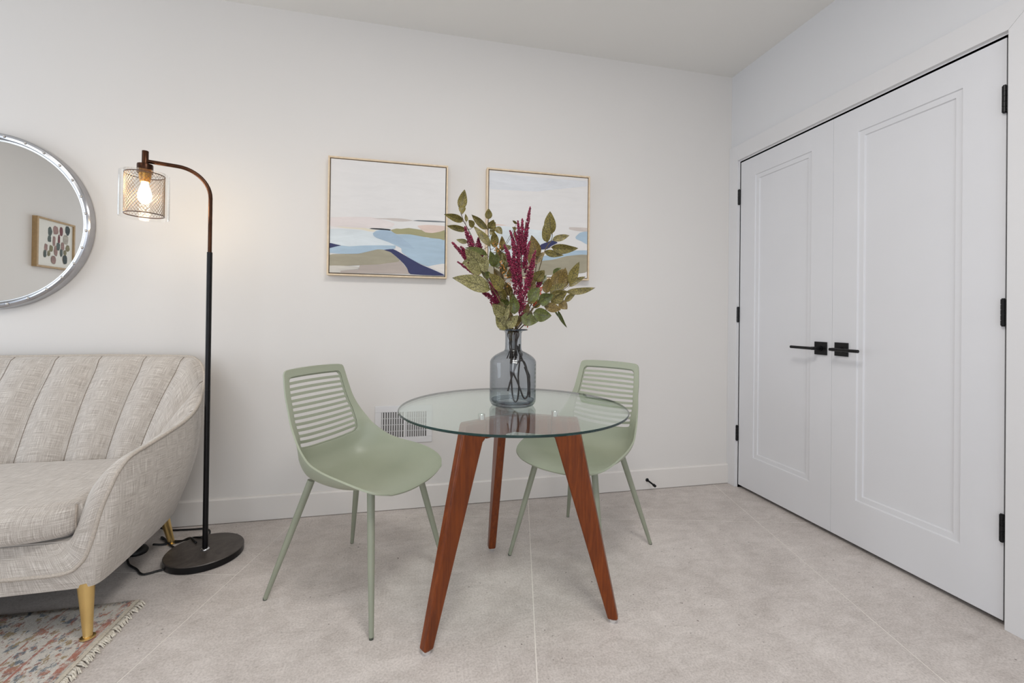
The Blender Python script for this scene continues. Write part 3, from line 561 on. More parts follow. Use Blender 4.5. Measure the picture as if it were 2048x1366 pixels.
    for (tu, tv, fu, fv) in ((.165, .140, .247, .226), (.165, -.140, .247, -.226), (-.128, .128, -.243, .222), (-.128, -.128, -.243, -.222)):
        b = MB(); top = Vector((tu, tv, .430 if tu > 0 else .420)); ft = Vector((fu, fv, .004))
        b.tube([top + (top - ft).normalized() * .004, top.lerp(ft, .03), top.lerp(ft, .5), ft], [.0135, .0135, .0118, .0080], 18)
        lg = b.build('leg', M_SAGEL, root, True); autosmooth(lg)
        b = MB(); b.tube([ft + Vector((0, 0, .004)), (fu, fv, 0.0)], [.0078, .0072], 16); b.build('leg_cap', M_FOOTB, lg)
    return root
def dup(root, label):
    r = root.copy(); C.objects.link(r); r['label'] = label
    for ch in list(root.children):
        c = ch.copy(); C.objects.link(c); c.parent = r
        for g_ in ch.children:
            d_ = g_.copy(); C.objects.link(d_); d_.parent = c
    return r
ch1 = make_chair('sage green chair with slatted back, left of the glass table')
ch2 = dup(ch1, 'sage green plastic chair with slatted back, right of the table partly behind its glass')
ch1.location = (-.195, 1.813, 0); ch1.rotation_euler = (0, 0, math.radians(-35.0))
ch2.location = (.759, 1.873, 0); ch2.rotation_euler = (0, 0, math.radians(-140.7))

# ------------------------------------------------------------------ vase
VX, VYc, VZ = .362, 1.595, .7222
vs_ = thing('glass_vase', 'smoky blue grey glass bottle vase with a narrow neck, on the round table', 'vase', (VX, VYc, VZ))
h = lambda z: z
pr = [(0, .004), (.060, .004), (.074, .002), (.080, .006), (.0855, .016), (.0862, .028), (.0862, .150), (.0845, .165), (.079, .175), (.066, .186), (.046, .197), (.035, .202), (.0315, .208), (.0302, .220), (.0302, .262), (.0315, .270), (.036, .275), (.052, .2785), (.0535, .280), (.052, .2815), (.040, .2795)]
P_ = catmull([(r, 0, z) for r, z in pr], 3)
b = MB(); b.lathe([(max(p.x, 0), max(p.z, .0015)) for p in P_], n=72)
o = b.build('vase_body', M_VASE, vs_, True); fix_normals(o)
b = MB(); b.lathe([(.060, .010), (.074, .012), (.080, .022), (.078, .024)], n=64); o = b.build('vase_base', M_VASE, vs_, True)
b = MB(); b.lathe([(.052, .2785), (.0545, .280), (.052, .2825)], n=64, closed=True); b.build('rim', plain('smoke_rim', srgb(62, 72, 84), .05), vs_, True)

# ------------------------------------------------------------------ bouquet
def m_leaf(name, c0, c1, vein, rough=.5):
    t = NT(name)
    uvn = t.node('ShaderNodeUVMap'); sp = t.node('ShaderNodeSeparateXYZ'); t.link(uvn.outputs[0], sp.inputs[0])
    U, V = sp.outputs[0], sp.outputs[1]
    av = t.math('ABSOLUTE', V)
    mid = t.math('LESS_THAN', av, 0.045)
    ph = t.math('SUBTRACT', t.math('MULTIPLY', U, 44.0), t.math('MULTIPLY', av, 11.0))
    sv = t.math('GREATER_THAN', t.math('SINE', ph), 0.82)
    n1 = t.noise(70, 4, .7); n2 = t.noise(260, 3, .7)
    c = t.ramp(n1, [(0.35, c0), (0.65, c1)])
    c = t.mix(t.ramp(n2, [(0.44, (0, 0, 0, 1)), (0.60, (.8, .8, .8, 1))]), c, vein)
    c = t.mix(t.math('MULTIPLY', sv, 0.55), c, vein); c = t.mix(t.math('MULTIPLY', mid, 0.9), c, vein)
    t.col(c); t.set(Roughness=rough); t.b.inputs['Subsurface Weight'].default_value = 0.0
    return t.m
ML = [m_leaf('leaf_olive', srgb(104, 94, 34), srgb(142, 128, 60), srgb(50, 42, 12)),
      m_leaf('leaf_pale', srgb(122, 118, 66), srgb(160, 152, 104), srgb(62, 56, 26)),
      m_leaf('leaf_green', srgb(62, 74, 18), srgb(102, 112, 40), srgb(54, 46, 14), .4),
      m_leaf('leaf_rust', srgb(108, 88, 36), srgb(142, 120, 60), srgb(60, 46, 16))]
MSTEM = plain('stem_brown', srgb(72, 52, 34), .6, 0, .2, 60)
MSTEMG = plain('stem_olive', srgb(104, 88, 48), .6, 0, .2, 60)
MWIRE = plain('wire_wrap', srgb(52, 42, 34), .5, 0, .2, 80)
rnd = random.Random(11)
camp = Vector((0, 0, H))
def leaf(base, tip, w, mi, parent):
    base = Vector(base); tip = Vector(tip); ax = tip - base; L = ax.length; ax.normalize()
    view = ((base + tip) / 2 - camp).normalized()
    side = ax.cross(view).normalized(); nr = side.cross(ax).normalized()   # towards / away from the viewer
    tw = rnd.uniform(-.45, .45); side2 = side * math.cos(tw) + nr * math.sin(tw); nr = ax.cross(side2).normalized(); side = side2
    if nr.dot(view) > 0: nr = -nr
    fold = rnd.uniform(.10, .38); bend = rnd.uniform(-.10, .16) * L; sweep = rnd.uniform(-.06, .06) * L
    N = 10; W_ = [-1, -.5, 0, .5, 1]; vs = []; uv = []
    hw = w * .57 / math.cos(tw)
    for i in range(N + 1):
        t = i / N
        # ovate outline with a pointed tip
        wd = (math.sin(PI * t ** .82) ** .8) * (1 - .28 * t) * 1.12 if 0 < t < 1 else 0.0
        wd = wd + (.04 if t < .02 else 0)
        for s in W_:
            p = ax * (L * t) + side * (s * hw * wd + sweep * math.sin(PI * t)) + nr * (abs(s) * hw * wd * fold - bend * math.sin(PI * t) * .5 + .02 * L * math.sin(t * 9 + s))
            vs.append(p); uv.append((t, s))
    m_ = len(W_)
    fs = [(i * m_ + k, i * m_ + k + 1, (i + 1) * m_ + k + 1, (i + 1) * m_ + k) for i in range(N) for k in range(m_ - 1)]
    o = mesh_obj('leaf', vs, fs, ML[mi], parent, True, tuple(base), None, uv)
    return o
BL_LABEL = ['leafy olive branch reaching highest on the left of the bouquet', 'olive branch with upright leaves left of the tall red plume',
            'branch of broad pale leaves spreading to the lower left', 'branch of mixed green leaves in the middle left of the bouquet',
            'pale leaves just above the vase rim on the left', 'mottled brown olive leaves right behind the tall red plume',
            'upper right sprig with one tall pointed leaf in front of the right painting', 'spray of rusty olive leaves fanning out to the right',
            'broad deep green leaves low on the right above the vase', 'thin drooping green blade hanging on the right of the bouquet']
NECK = Vector((.362, 1.595, .985))
for bi, br in enumerate(BR):
    st = [Vector(p) for p in br['stem']]
    wire = WIRES[bi] if bi < len(WIRES) else None
    a_ = 2 * PI * bi / 10
    low = Vector((.362 + .014 * math.cos(a_), 1.595 + .014 * math.sin(a_), .962)); end = Vector((.362 + .045 * math.cos(a_ + 2.2), 1.595 + .045 * math.sin(a_ + 2.2), .80 + .05 * (bi % 3)))
    root = thing('leafy_branch', BL_LABEL[bi], 'branch', tuple(low), 0, 'artificial stems in the vase')
    path = [low] + [NECK + Vector((.018 * math.cos(a_), .018 * math.sin(a_), .012))] + st[1:]
    P_ = catmull(path, 5); b = MB()
    b.tube([p - low for p in P_], [.0026 - .0014 * i / len(P_) for i in range(len(P_))], 7)
    for (ba, ti, w_, mi) in br['leaves']:
        q = Vector(ba); near = min(P_[6:], key=lambda p: (p - q).length + max(0, p.z - q.z) * .8)
        mid = near.lerp(q, .5) + Vector((0, 0, -.003))
        b.tube([near - low, mid - low, q - low + (Vector(ti) - q) * .05], [.0011, .0009, .0007], 5)
    b.build('stem', MSTEMG if bi in (2, 4, 6, 7) else MSTEM, root, True)
    for (ba, ti, w_, mi) in br['leaves']:
        o = leaf(ba, ti, w_, mi, root); o.location = Vector(ba) - low
    wp = ([low] + [Vector(p) for p in wire[2:]]) if wire else [low, Vector((.362 + .010 * math.cos(a_ + .7), 1.595 + .010 * math.sin(a_ + .7), .935)), Vector((.362 + .014 * math.cos(a_ + 1), 1.595 + .014 * math.sin(a_ + 1), .905))]
    wl = catmull(wp, 6)
    for q in wl:                                  # keep the wires inside the vase wall
        d_ = Vector((q.x - .362, q.y - 1.595, 0)); lim = .074 if q.z < .885 else (.074 - (q.z - .885) / .04 * .050 if q.z < .925 else .024)
        if d_.length > lim: q.x = .362 + d_.x / d_.length * lim; q.y = 1.595 + d_.y / d_.length * lim
    b = MB(); b.tube([p - low for p in wl], .0031, 9); b.build('wire_stem', MWIRE, root, True)

def m_plume():
    t = NT('plume_burgundy'); n = t.noise(330, 2, .6)
    t.col(t.ramp(n, [(0.35, srgb(40, 4, 18)), (0.5, srgb(104, 14, 44)), (0.64, srgb(176, 48, 92))])); t.set(Roughness=.5); return t.m
MPL = m_plume()
def bead(b, p, r, d):    # elongated octahedron
    d = d.normalized(); a = d.orthogonal().normalized(); c = d.cross(a)
    an = rnd.uniform(0, PI); a, c = a * math.cos(an) + c * math.sin(an), c * math.cos(an) - a * math.sin(an)
    b.add([p + d * r * 1.5, p + a * r, p + c * r, p - a * r, p - c * r, p - d * r * 1.5],
          [(0, 1, 2), (0, 2, 3), (0, 3, 4), (0, 4, 1), (5, 2, 1), (5, 3, 2), (5, 4, 3), (5, 1, 4)])
PL_LABEL = ['tall burgundy amaranth plume in the centre of the bouquet', 'burgundy amaranth plume leaning to the upper left',
            'burgundy plume poking out low on the left behind pale leaves', 'short dark red plume tip among the leaves right of centre']
for pi_, pl in enumerate(PL):
    a_ = 2 * PI * pi_ / 4 + .5
    low = Vector((.362 + .007 * math.cos(a_), 1.595 + .007 * math.sin(a_), .95))
    root = thing('amaranth_plume', PL_LABEL[pi_], 'plume', tuple(low), 0, 'artificial stems in the vase')
    st = [low, NECK + Vector((.008 * math.cos(a_), .008 * math.sin(a_), .012))] + [Vector(p) for p in pl['stem'][1:]]
    P_ = catmull(st, 5); b = MB(); b.tube([p - low for p in P_], .002, 7); b.build('stem', MSTEM, root, True)
    b = MB(); b.tube([(0, 0, 0), (.006 * math.cos(a_), .006 * math.sin(a_), -.03), (.010 * math.cos(a_), .010 * math.sin(a_), -.055)], .0024, 8); b.build('wire_stem', MWIRE, root, True)
    for (p0, p1, w_) in pl['spikes']:
        p0 = Vector(p0); p1 = Vector(p1); ax = p1 - p0; L = ax.length; b = MB()
        a1 = ax.orthogonal().normalized(); a2 = ax.cross(a1).normalized()
        b.tube([p0 - p0, ax * .5, ax], [w_ * .12, w_ * .1, w_ * .03], 5)
        nb = int(L / .00048) + 12
        for k in range(nb):
            t = rnd.random() ** .85; rr = w_ * .74 * (1 - t) ** .5 * (.35 + .65 * rnd.random()) * (.6 + .4 * min(1, t * 6)); an = rnd.uniform(0, 2 * PI)
            dv = a1 * math.cos(an) + a2 * math.sin(an)
            bead(b, ax * t + dv * rr, rnd.uniform(.0018, .0033), dv * .9 + ax.normalized())
        b.build('flower_spike', MPL, root, False, loc=(0, 0, 0)).location = p0 - low
MBER = [plain('berry_amber', srgb(176, 116, 40), .4, 0, .2, 40), plain('berry_orange', srgb(206, 74, 30), .4, 0, .15, 40)]
BE_LABEL = ['sprig of tiny amber yellow berries left of the tall red plume', 'sprig of orange red berries low beside the vase rim']
for bi, be in enumerate(BE):
    low = Vector((.362 + (.004 if bi else -.016), 1.595 - .012 * bi, .955))
    root = thing('berry_sprig', BE_LABEL[bi], 'berry sprig', tuple(low), 0, 'artificial stems in the vase')
    st = [low, NECK + Vector((.01 * (1 if bi else -1), 0, .012))] + [Vector(p) for p in be['stem'][1:]]
    P_ = catmull(st, 5); b = MB(); b.tube([p - low for p in P_], .0013, 6)
    for q in be['berries']:
        q = Vector(q); near = min(P_[5:], key=lambda p: (p - q).length)
        b.tube([near - low, near.lerp(q, .6) - low + Vector((0, 0, -.002)), q - low], .0005, 4)
    b.build('stem', MSTEMG, root, True)
    b = MB(); b.tube([(0, 0, 0), (.004, 0, -.03), (-.006, .006, -.06)], .002, 8); b.build('wire_stem', MWIRE, root, True)
    b = MB()
    for q in be['berries']:
        q = Vector(q)
        for k in range(3 if bi == 0 else 5):
            r = rnd.uniform(.0016, .0026); d = Vector((rnd.uniform(-1, 1), rnd.uniform(-1, 1), rnd.uniform(-1, 1))) * .0035
            bead(b, q + d - low, r, Vector((0, 0, 1)) + d * 90)
    o = b.build('berries', MBER[bi], root); o['kind'] = 'stuff'
# ------------------------------------------------------------------ framed abstract canvases
def paint(name, c, var=.05):
    t = NT(name)
    n = t.noise(5, 5, .65, mscale=(1, 1, 5), dist=.8)
    a = tuple(max(0, x * (1 - var * 1.6)) for x in c[:3]) + (1,); d = tuple(min(1, x * (1 + var)) for x in c[:3]) + (1,)
    t.col(t.ramp(n, [(0.3, a), (0.7, d)])); t.set(Roughness=.7)
    t.bump(t.noise(900, 2), .1, .0004); return t.m
PC = dict(ground=srgb(226, 223, 221), haze=srgb(219, 220, 223), pink=srgb(226, 216, 213), cream=srgb(228, 220, 200), paleblue=srgb(218, 225, 228), taupe=srgb(202, 192, 186),
          slate=srgb(122, 126, 130), olive=srgb(163, 158, 120), rose=srgb(224, 202, 191), black=srgb(26, 22, 26), blue=srgb(172, 193, 209), blue2=srgb(166, 186, 204),
          white=srgb(224, 219, 214), greyblue=srgb(182, 188, 199), navy=srgb(52, 56, 96), moss=srgb(163, 156, 136), mauve=srgb(180, 168, 160), chalk=srgb(204, 199, 190))
PM = {k: paint('paint_' + k, v, .06 if k != 'ground' else .025) for k, v in PC.items()}
M_OAK = NT('pale_oak'); _n = M_OAK.noise(14, 5, .6, mscale=(3, 3, 3)); M_OAK.col(M_OAK.ramp(_n, [(0.3, srgb(214, 190, 158)), (0.7, srgb(230, 210, 182))])); M_OAK.set(Roughness=.5); M_OAK = M_OAK.m
M_BLK = plain('frame_inside_black', srgb(22, 18, 16), .7)
def tri_fill(poly):
    bm = bmesh.new(); vs = [bm.verts.new((x, 0, z)) for x, z in poly]
    es = [bm.edges.new((vs[i], vs[(i + 1) % len(vs)])) for i in range(len(vs))]
    r = bmesh.ops.triangle_fill(bm, use_beauty=True, use_dissolve=False, edges=es)
    bm.verts.index_update(); out = [[v.index for v in f.verts] for f in bm.faces]; co = [tuple(v.co) for v in bm.verts]; bm.free()
    return co, out
def smooth_poly(poly):
    P = [Vector((x, 0, z)) for x, z in poly]; n = len(P); out = []
    for i in range(n):
        p0, p1, p2, p3 = P[i - 1], P[i], P[(i + 1) % n], P[(i + 2) % n]
        for k in range(3):
            t = k / 3
            q = 0.5 * ((2 * p1) + (p2 - p0) * t + (2 * p0 - 5 * p1 + 4 * p2 - p3) * t * t + (3 * p1 - p0 - 3 * p2 + p3) * t ** 3)
            lin = p1.lerp(p2, t); q = lin.lerp(q, .45) if (p2 - p1).length < .35 else lin
            out.append((min(1, max(0, q.x)), min(1, max(0, q.z))))
    clean = []
    for p in out:
        if not clean or (abs(p[0] - clean[-1][0]) + abs(p[1] - clean[-1][1])) > 1e-4: clean.append(p)
    if abs(clean[0][0] - clean[-1][0]) + abs(clean[0][1] - clean[-1][1]) < 1e-4: clean.pop()
    return clean
def picture(x0, x1, z0, z1, shapes, label):
    FT = .0085; Y = 2.424
    root = thing('framed_canvas', label, 'painting', ((x0 + x1) / 2, D - .001, (z0 + z1) / 2), 0, 'pair of abstract landscape canvases')
    ox, oz = (x0 + x1) / 2, (z0 + z1) / 2; oy = D - .001
    names = ['ground'] + sorted({c for c, p in shapes}); mats = [PM[c] for c in names]
    b = MB()
    W_, H_ = x1 - x0, z1 - z0
    # frame members
    for a, c in (((x0, z0), (x1, z0 + FT)), ((x0, z1 - FT), (x1, z1)), ((x0, z0 + FT), (x0 + FT, z1 - FT)), ((x1 - FT, z0 + FT), (x1, z1 - FT))):
        m = MB(); m.box((a[0] - ox, Y - oy, a[1] - oz), (c[0] - ox, -.0, c[1] - oz))
        m.build('frame_side', M_OAK, root, bevel=.0008)
    m = MB(); m.box((x0 + FT - ox, Y + .022 - oy, z0 + FT - oz), (x1 - FT - ox, Y + .028 - oy, z1 - FT - oz)); m.build('backing_board', M_BLK, root)
    cx0, cx1, cz0, cz1 = x0 + FT + .0045, x1 - FT - .0045, z0 + FT + .0045, z1 - FT - .0045
    yc = Y + .004
    b.box((cx0 - ox, yc - oy, cz0 - oz), (cx1 - ox, Y + .0219 - oy, cz1 - oz), 0)
    for i, (c, poly) in enumerate(shapes):
        co, fs = tri_fill(smooth_poly(poly))
        yy = yc - .00012 * (i + 1) - oy
        for f in fs:
            p = [Vector(co[k]) for k in f]
            q = [Vector((cx0 + v.x * (cx1 - cx0) - ox, yy, cz0 + v.z * (cz1 - cz0) - oz)) for v in p]
            if (q[1] - q[0]).cross(q[2] - q[0]).y > 0: q = [q[0], q[2], q[1]]
            b.add(q, [(0, 1, 2)], names.index(c))
    b.build('canvas', mats, root)
picture(-.4465, .1715, 1.2585, 1.879, P1, 'square abstract landscape canvas with navy stroke in pale wood frame, left one of the pair')
picture(.388, 1.0045, 1.275, 1.8895, P2, 'square abstract landscape canvas right of the other, half hidden behind the bouquet')

# watercolour on the left wall (seen in the round mirror)
root = thing('framed_watercolour', 'framed watercolour of muted brush dabs seen only in the round mirror', 'picture', (LX, -.324, 1.717))
y0, y1, z0, z1 = -.56, -.088, 1.480, 1.955; XA = -3.458
M_OAKD = plain('oak_brown', srgb(176, 146, 104), .5, 0, .08, 30)
for a, c in (((y0, z0), (y1, z0 + .017)), ((y0, z1 - .017), (y1, z1)), ((y0, z0 + .017), (y0 + .02, z1 - .017)), ((y1 - .02, z0 + .017), (y1, z1 - .017))):
    m = MB(); m.box((.0005, a[0] + .324, a[1] - 1.717), (XA - LX, c[0] + .324, c[1] - 1.717)); m.build('frame_side', M_OAKD, root, bevel=.001)
WC = [srgb(88, 98, 94), srgb(156, 126, 120), srgb(120, 70, 74), srgb(62, 72, 72), srgb(178, 172, 160), srgb(128, 122, 92)]
b = MB(); b.box((.008, y0 + .02 + .324, z0 + .017 - 1.717), (.030, y1 - .02 + .324, z1 - .017 - 1.717), 0)
rr = random.Random(3)
for i, (yc, zc_, wy, wz, ci) in enumerate(BLOBS):
    n = 14; pts = []
    for k in range(n):
        a = 2 * PI * k / n; q = 1 + rr.uniform(-.14, .14)
        pts.append(Vector((.0302 + .0002 * (i + 1), yc + .324 + wy * q * abs(math.cos(a)) ** .8 * (1 if math.cos(a) > 0 else -1), zc_ - 1.717 + wz * q * abs(math.sin(a)) ** .8 * (1 if math.sin(a) > 0 else -1))))
    b.add(pts, [tuple(range(n))], 1 + ci)
b.build('artwork', [paint('paper', srgb(228, 226, 218), .02)] + [paint('dab', c, .2) for c in WC], root)

# ------------------------------------------------------------------ round mirror
MXc, MZc, MR = -1.884, 1.457, .400
mir = thing('round_mirror', 'large round wall mirror with riveted chrome rim above the couch', 'mirror', (MXc, D - .001, MZc))
NR = 120
def ring(prof, name, mat):   # prof: (r, y) closed cross section
    vs = []; fs = []; L = len(prof)
    for k in range(NR):
        a = 2 * PI * k / NR
        for r, y in prof: vs.append((r * math.cos(a), y, r * math.sin(a)))
    for k in range(NR):
        for i in range(L):
            fs.append((k * L + i, ((k + 1) % NR) * L + i, ((k + 1) % NR) * L + (i + 1) % L, k * L + (i + 1) % L))
    o = mesh_obj(name, vs, fs, mat, mir); fix_normals(o); autosmooth(o, 30); return o
M_MIR = NT('mirror_silver'); M_MIR.col(M_MIR.ramp(M_MIR.noise(2), [(0, (.86, .86, .84, 1)), (1, (.87, .87, .85, 1))])); M_MIR.set(Roughness=.0, Metallic=1.0); M_MIR = M_MIR.m
ring([(.400, -.002), (.400, -.030), (.3985, -.036), (.394, -.040), (.386, -.0415), (.379, -.039), (.3765, -.035), (.3765, -.002)], 'rim', plain('brushed_nickel', (.50, .50, .52, 1), .16, 1.0, .04, 30))
ring([(.3763, -.004), (.3763, -.029), (.373, -.032), (.3705, -.0285), (.366, -.027), (.365, -.0235), (.365, -.004)], 'inner_bead', plain('satin_silver', (.58, .58, .57, 1), .3, 1, .02, 8))
b = MB(); b.box((-.24, -.012, -.24), (.24, -.002, .24)); b.build('backing', plain('backing_board', srgb(120, 100, 80), .8), mir)
vs = [(.3648 * math.cos(2 * PI * k / 96), -.0235, .3648 * math.sin(2 * PI * k / 96)) for k in range(96)] + [(.3648 * math.cos(2 * PI * k / 96), -.016, .3648 * math.sin(2 * PI * k / 96)) for k in range(96)]
o = mesh_obj('mirror_glass', vs, [tuple(range(96)), tuple(range(191, 95, -1))] + [(k, 96 + k, 96 + (k + 1) % 96, (k + 1) % 96) for k in range(96)], M_MIR, mir)
fix_normals(o)
b = MB(); b.lathe([(.0062, 0), (.0060, .002), (.0046, .0042), (.0022, .0054), (0.0001, .0056)], n=14)
rv = b.build('rivet', plain('rivet_steel', (.62, .60, .58, 1), .15, 1.0), mir, True)
for k in range(30):
    o = rv if k == 0 else rv.copy()
    if k: C.objects.link(o); o.parent = mir
    a = math.radians(7.8 + 12 * k); o.location = (.386 * math.cos(a), -.0412, .386 * math.sin(a)); o.rotation_euler = (PI / 2, 0, 0)

# ------------------------------------------------------------------ floor lamp
PXl, PYl = -.869, 2.138
lamp = thing('floor_lamp', 'tall dark bronze floor lamp with glass and wire mesh shade, lit', 'lamp', (PXl, PYl, 0))
M_BRZ = NT('bronze'); _c = M_BRZ.ramp(M_BRZ.noise(24, 5, .7, mscale=(1, 1, .3)), [(0.3, srgb(38, 24, 18)), (0.7, srgb(92, 58, 38))]); M_BRZ.col(_c); M_BRZ.set(Roughness=.3, Metallic=.85); M_BRZ = M_BRZ.m
M_PBLK = plain('pole_black', srgb(20, 19, 21), .34, .5, .2, 30)
M_SLATEB = NT('worn_black_base'); _c = M_SLATEB.ramp(M_SLATEB.noise(9, 6, .7, dist=1.5), [(0.3, srgb(50, 44, 40)), (0.55, srgb(78, 71, 66)), (0.75, srgb(96, 88, 82))]); M_SLATEB.col(_c); M_SLATEB.set(Roughness=.42); M_SLATEB = M_SLATEB.m
b = MB(); b.lathe([(0, 0), (.142, 0), (.1455, .003), (.1455, .028), (.143, .031), (0, .031)], (-.003, .006, 0), 72); o = b.build('base', [M_SLATEB, M_PBLK], lamp)
fix_normals(o)
for p in o.data.polygons:
    if abs(p.normal.z) < .6 : p.material_index = 1
autosmooth(o)
zj1, zj2 = .72, 1.315
b = MB(); b.lathe([(0, .031), (.0165, .031), (.0165, .034), (.012, .037), (0, .037)], n=24); b.build('collar', M_CHROME, lamp, True)
b = MB(); b.tube([(0, 0, .034), (0, 0, zj1 - .001)], .0104, 20); b.tube([(0, 0, zj1 + .001), (0, 0, zj2)], .0104, 20); b.tube([(0, 0, zj1 - .004), (0, 0, zj1 + .004)], .0098, 20); o = b.build('lower_pole', M_PBLK, lamp); autosmooth(o)
dx, dy = -.9235, -.3836; La = .2195; zt = 1.664; RB = .115
pts = [(0, 0, zj2), (0, 0, zt - RB)]
for k in range(1, 13):
    a = PI / 2 * k / 12; q = RB * (1 - math.cos(a)); pts.append((dx * q, dy * q, zt - RB + RB * math.sin(a)))
pts.append((dx * (La - .008), dy * (La - .008), zt))
b = MB(); b.tube(pts, .0078, 18); o = b.build('arm', M_BRZ, lamp); autosmooth(o)
sx, sy = dx * La, dy * La
b = MB(); b.lathe([(0, 1.650), (.0112, 1.650), (.0112, 1.7035), (.0105, 1.7045), (0, 1.7045)], (sx, sy, 0), 28); o = b.build('stem', M_BRZ, lamp); autosmooth(o)
b = MB(); b.lathe([(0, 1.6135), (.026, 1.6135), (.0265, 1.616), (.0265, 1.6465), (.0255, 1.650), (0, 1.650)], (sx, sy, 0), 36); o = b.build('cap', M_BRZ, lamp); autosmooth(o)
b = MB(); b.lathe([(.0255, 1.6135), (.079, 1.6135), (.081, 1.611), (.081, 1.434), (.080, 1.4325), (.079, 1.434), (.079, 1.611)], (sx, sy, 0), 72)
o = b.build('glass_shade', M_CLEAR, lamp); autosmooth(o)
# woven wire inner shade
ms = MB(); RMs, za, zb = .0645, 1.4455, 1.6075; NW = 34; turns = .30; sg = 14
for sgn in (1, -1):
    for k in range(NW):
        a0 = 2 * PI * k / NW; pts = []
        for i in range(sg + 1):
            a = a0 + sgn * 2 * PI * turns * i / sg; pts.append((sx + RMs * math.cos(a), sy + RMs * math.sin(a), za + (zb - za) * i / sg))
        ms.tube(pts, .0006, 3, cap=False)
M_MESHW = plain('mesh_bronze', srgb(120, 98, 74), .4, .7, .1, 40)
o = ms.build('wire_mesh', M_MESHW, lamp); o['kind'] = 'stuff'
b = MB()
for zz in (za, zb): b.lathe([(RMs - .0012, zz - .0016), (RMs + .0012, zz - .0016), (RMs + .0012, zz + .0016), (RMs - .0012, zz + .0016)], (sx, sy, 0), 64, closed=True)
b.build('mesh_ring', M_BRZ, lamp)
b = MB(); b.lathe([(0, 1.6134), (.021, 1.6134), (.020, 1.592), (.0155, 1.578), (0, 1.578)], (sx, sy, 0), 28); o = b.build('socket', plain('brass', srgb(190, 140, 70), .3, .9), lamp); autosmooth(o)
BE_ = NT('bulb_glow'); BE_.n.remove(BE_.b); em = BE_.node('ShaderNodeEmission'); em.inputs[0].default_value = (1, .80, .52, 1); em.inputs[1].default_value = 100; BE_.link(em.outputs[0], BE_.n['Material Output'].inputs[0])
b = MB(); pr_ = catmull([(.0, 0, 1.490), (.009, 0, 1.4925), (.0195, 0, 1.505), (.0225, 0, 1.524), (.0185, 0, 1.546), (.0125, 0, 1.564), (.0105, 0, 1.578)], 3)
b.lathe([(max(0, p.x), p.z) for p in pr_], (sx, sy, 0), 28); b.build('bulb', BE_.m, lamp, True)

# lamp cord with foot switch
MC_ = plain('black_rubber', srgb(14, 14, 15), .5)
cord = thing('power_cord', 'black lamp cord looping over the floor between couch and lamp base', 'cord', (-1.05, 2.2, 0))
def cw(P): return [Vector((x + 1.05, y - 2.2, z)) for x, y, z in P]
b = MB()
b.tube(catmull(cw([(-.925, 2.246, .035), (-.965, 2.262, .030), (-1.02, 2.280, .012), (-1.08, 2.305, .006), (-1.125, 2.335, .006), (-1.135, 2.350, .006), (-1.110, 2.325, .006), (-1.06, 2.262, .007), (-1.01, 2.215, .007), (-.985, 2.20, .006)]), 6), .0042, 8)
b.tube(catmull(cw([(-.93, 2.20, .035), (-.98, 2.262, .030), (-1.03, 2.285, .007), (-1.09, 2.275, .005), (-1.13, 2.268, .012)]), 6), .0042, 8)
b.tube(catmull(cw([(-.965, 1.999 + .06, .006), (-1.0, 2.045, .005), (-1.045, 2.03, .005), (-1.09, 2.075, .005), (-1.145, 2.125, .005), (-1.19, 2.20, .005), (-1.20, 2.24, .012)]), 6), .0042, 8)
b.tube(catmull(cw([(-.985, 2.405, .006), (-1.03, 2.408, .005), (-1.08, 2.412, .005), (-1.14, 2.42, .007), (-1.2, 2.43, .03), (-1.26, 2.44, .1)]), 6), .0042, 8)
b.tube(catmull(cw([(-.985, 2.405, .006), (-.95, 2.38, .005), (-.93, 2.33, .005), (-.91, 2.28, .005)]), 6), .0042, 8)
b.build('cable', MC_, cord, True)
b = MB(); b.lathe([(0, 0), (.034, 0), (.037, .006), (.037, .012), (.030, .024), (.018, .029), (0, .030)], (-1.165 + 1.05, 2.225 - 2.2, .001), 36); b.build('foot_switch', MC_, cord, True)

# ------------------------------------------------------------------ couch
def m_fabric(name='linen_fabric', dark=1.0, su=1.0):
    t = NT(name)
    uvn = t.node('ShaderNodeUVMap')
    def nz(sx_, sy_, det=3, ro=.6):
        mp = t.node('ShaderNodeMapping'); mp.inputs['Scale'].default_value = (sx_, sy_, 1); t.link(uvn.outputs[0], mp.inputs[0])
        n = t.node('ShaderNodeTexNoise'); n.inputs['Scale'].default_value = 1; n.inputs['Detail'].default_value = det; n.inputs['Roughness'].default_value = ro
        t.link(mp.outputs[0], n.inputs['Vector']); return n.outputs['Fac']
    wa = nz(750, 16, 2); wf = nz(16, 750, 2); f3 = nz(420, 420, 2)
    big = nz(3, 3, 2)
    lo = srgb(146, 136, 127); hi = srgb(228, 222, 215)
    s = t.math('ADD', t.math('MULTIPLY', wa, .5), t.math('MULTIPLY', wf, .5))
    s = t.math('ADD', t.math('MULTIPLY', s, .85), t.math('MULTIPLY', f3, .15))
    c = t.ramp(s, [(0.36, lo), (0.50, srgb(190, 182, 174)), (0.63, hi)])
    t.col(c); t.set(Roughness=.92); t.b.inputs['Sheen Weight'].default_value = .25; t.b.inputs['Sheen Roughness'].default_value = .5
    t.bump(s, .55, .0012); return t.m
MFAB = m_fabric()
M_GOLD = plain('satin_gold', srgb(232, 200, 134), .34, 1.0, .05, 10)
SXC = -1.82
couch = thing('couch', 'beige linen couch with vertical channel back, curved arms and thin gold legs', 'couch', (SXC, 2.0, 0))
def cl(p): return Vector((p[0] - SXC, p[1] - 2.0, p[2]))
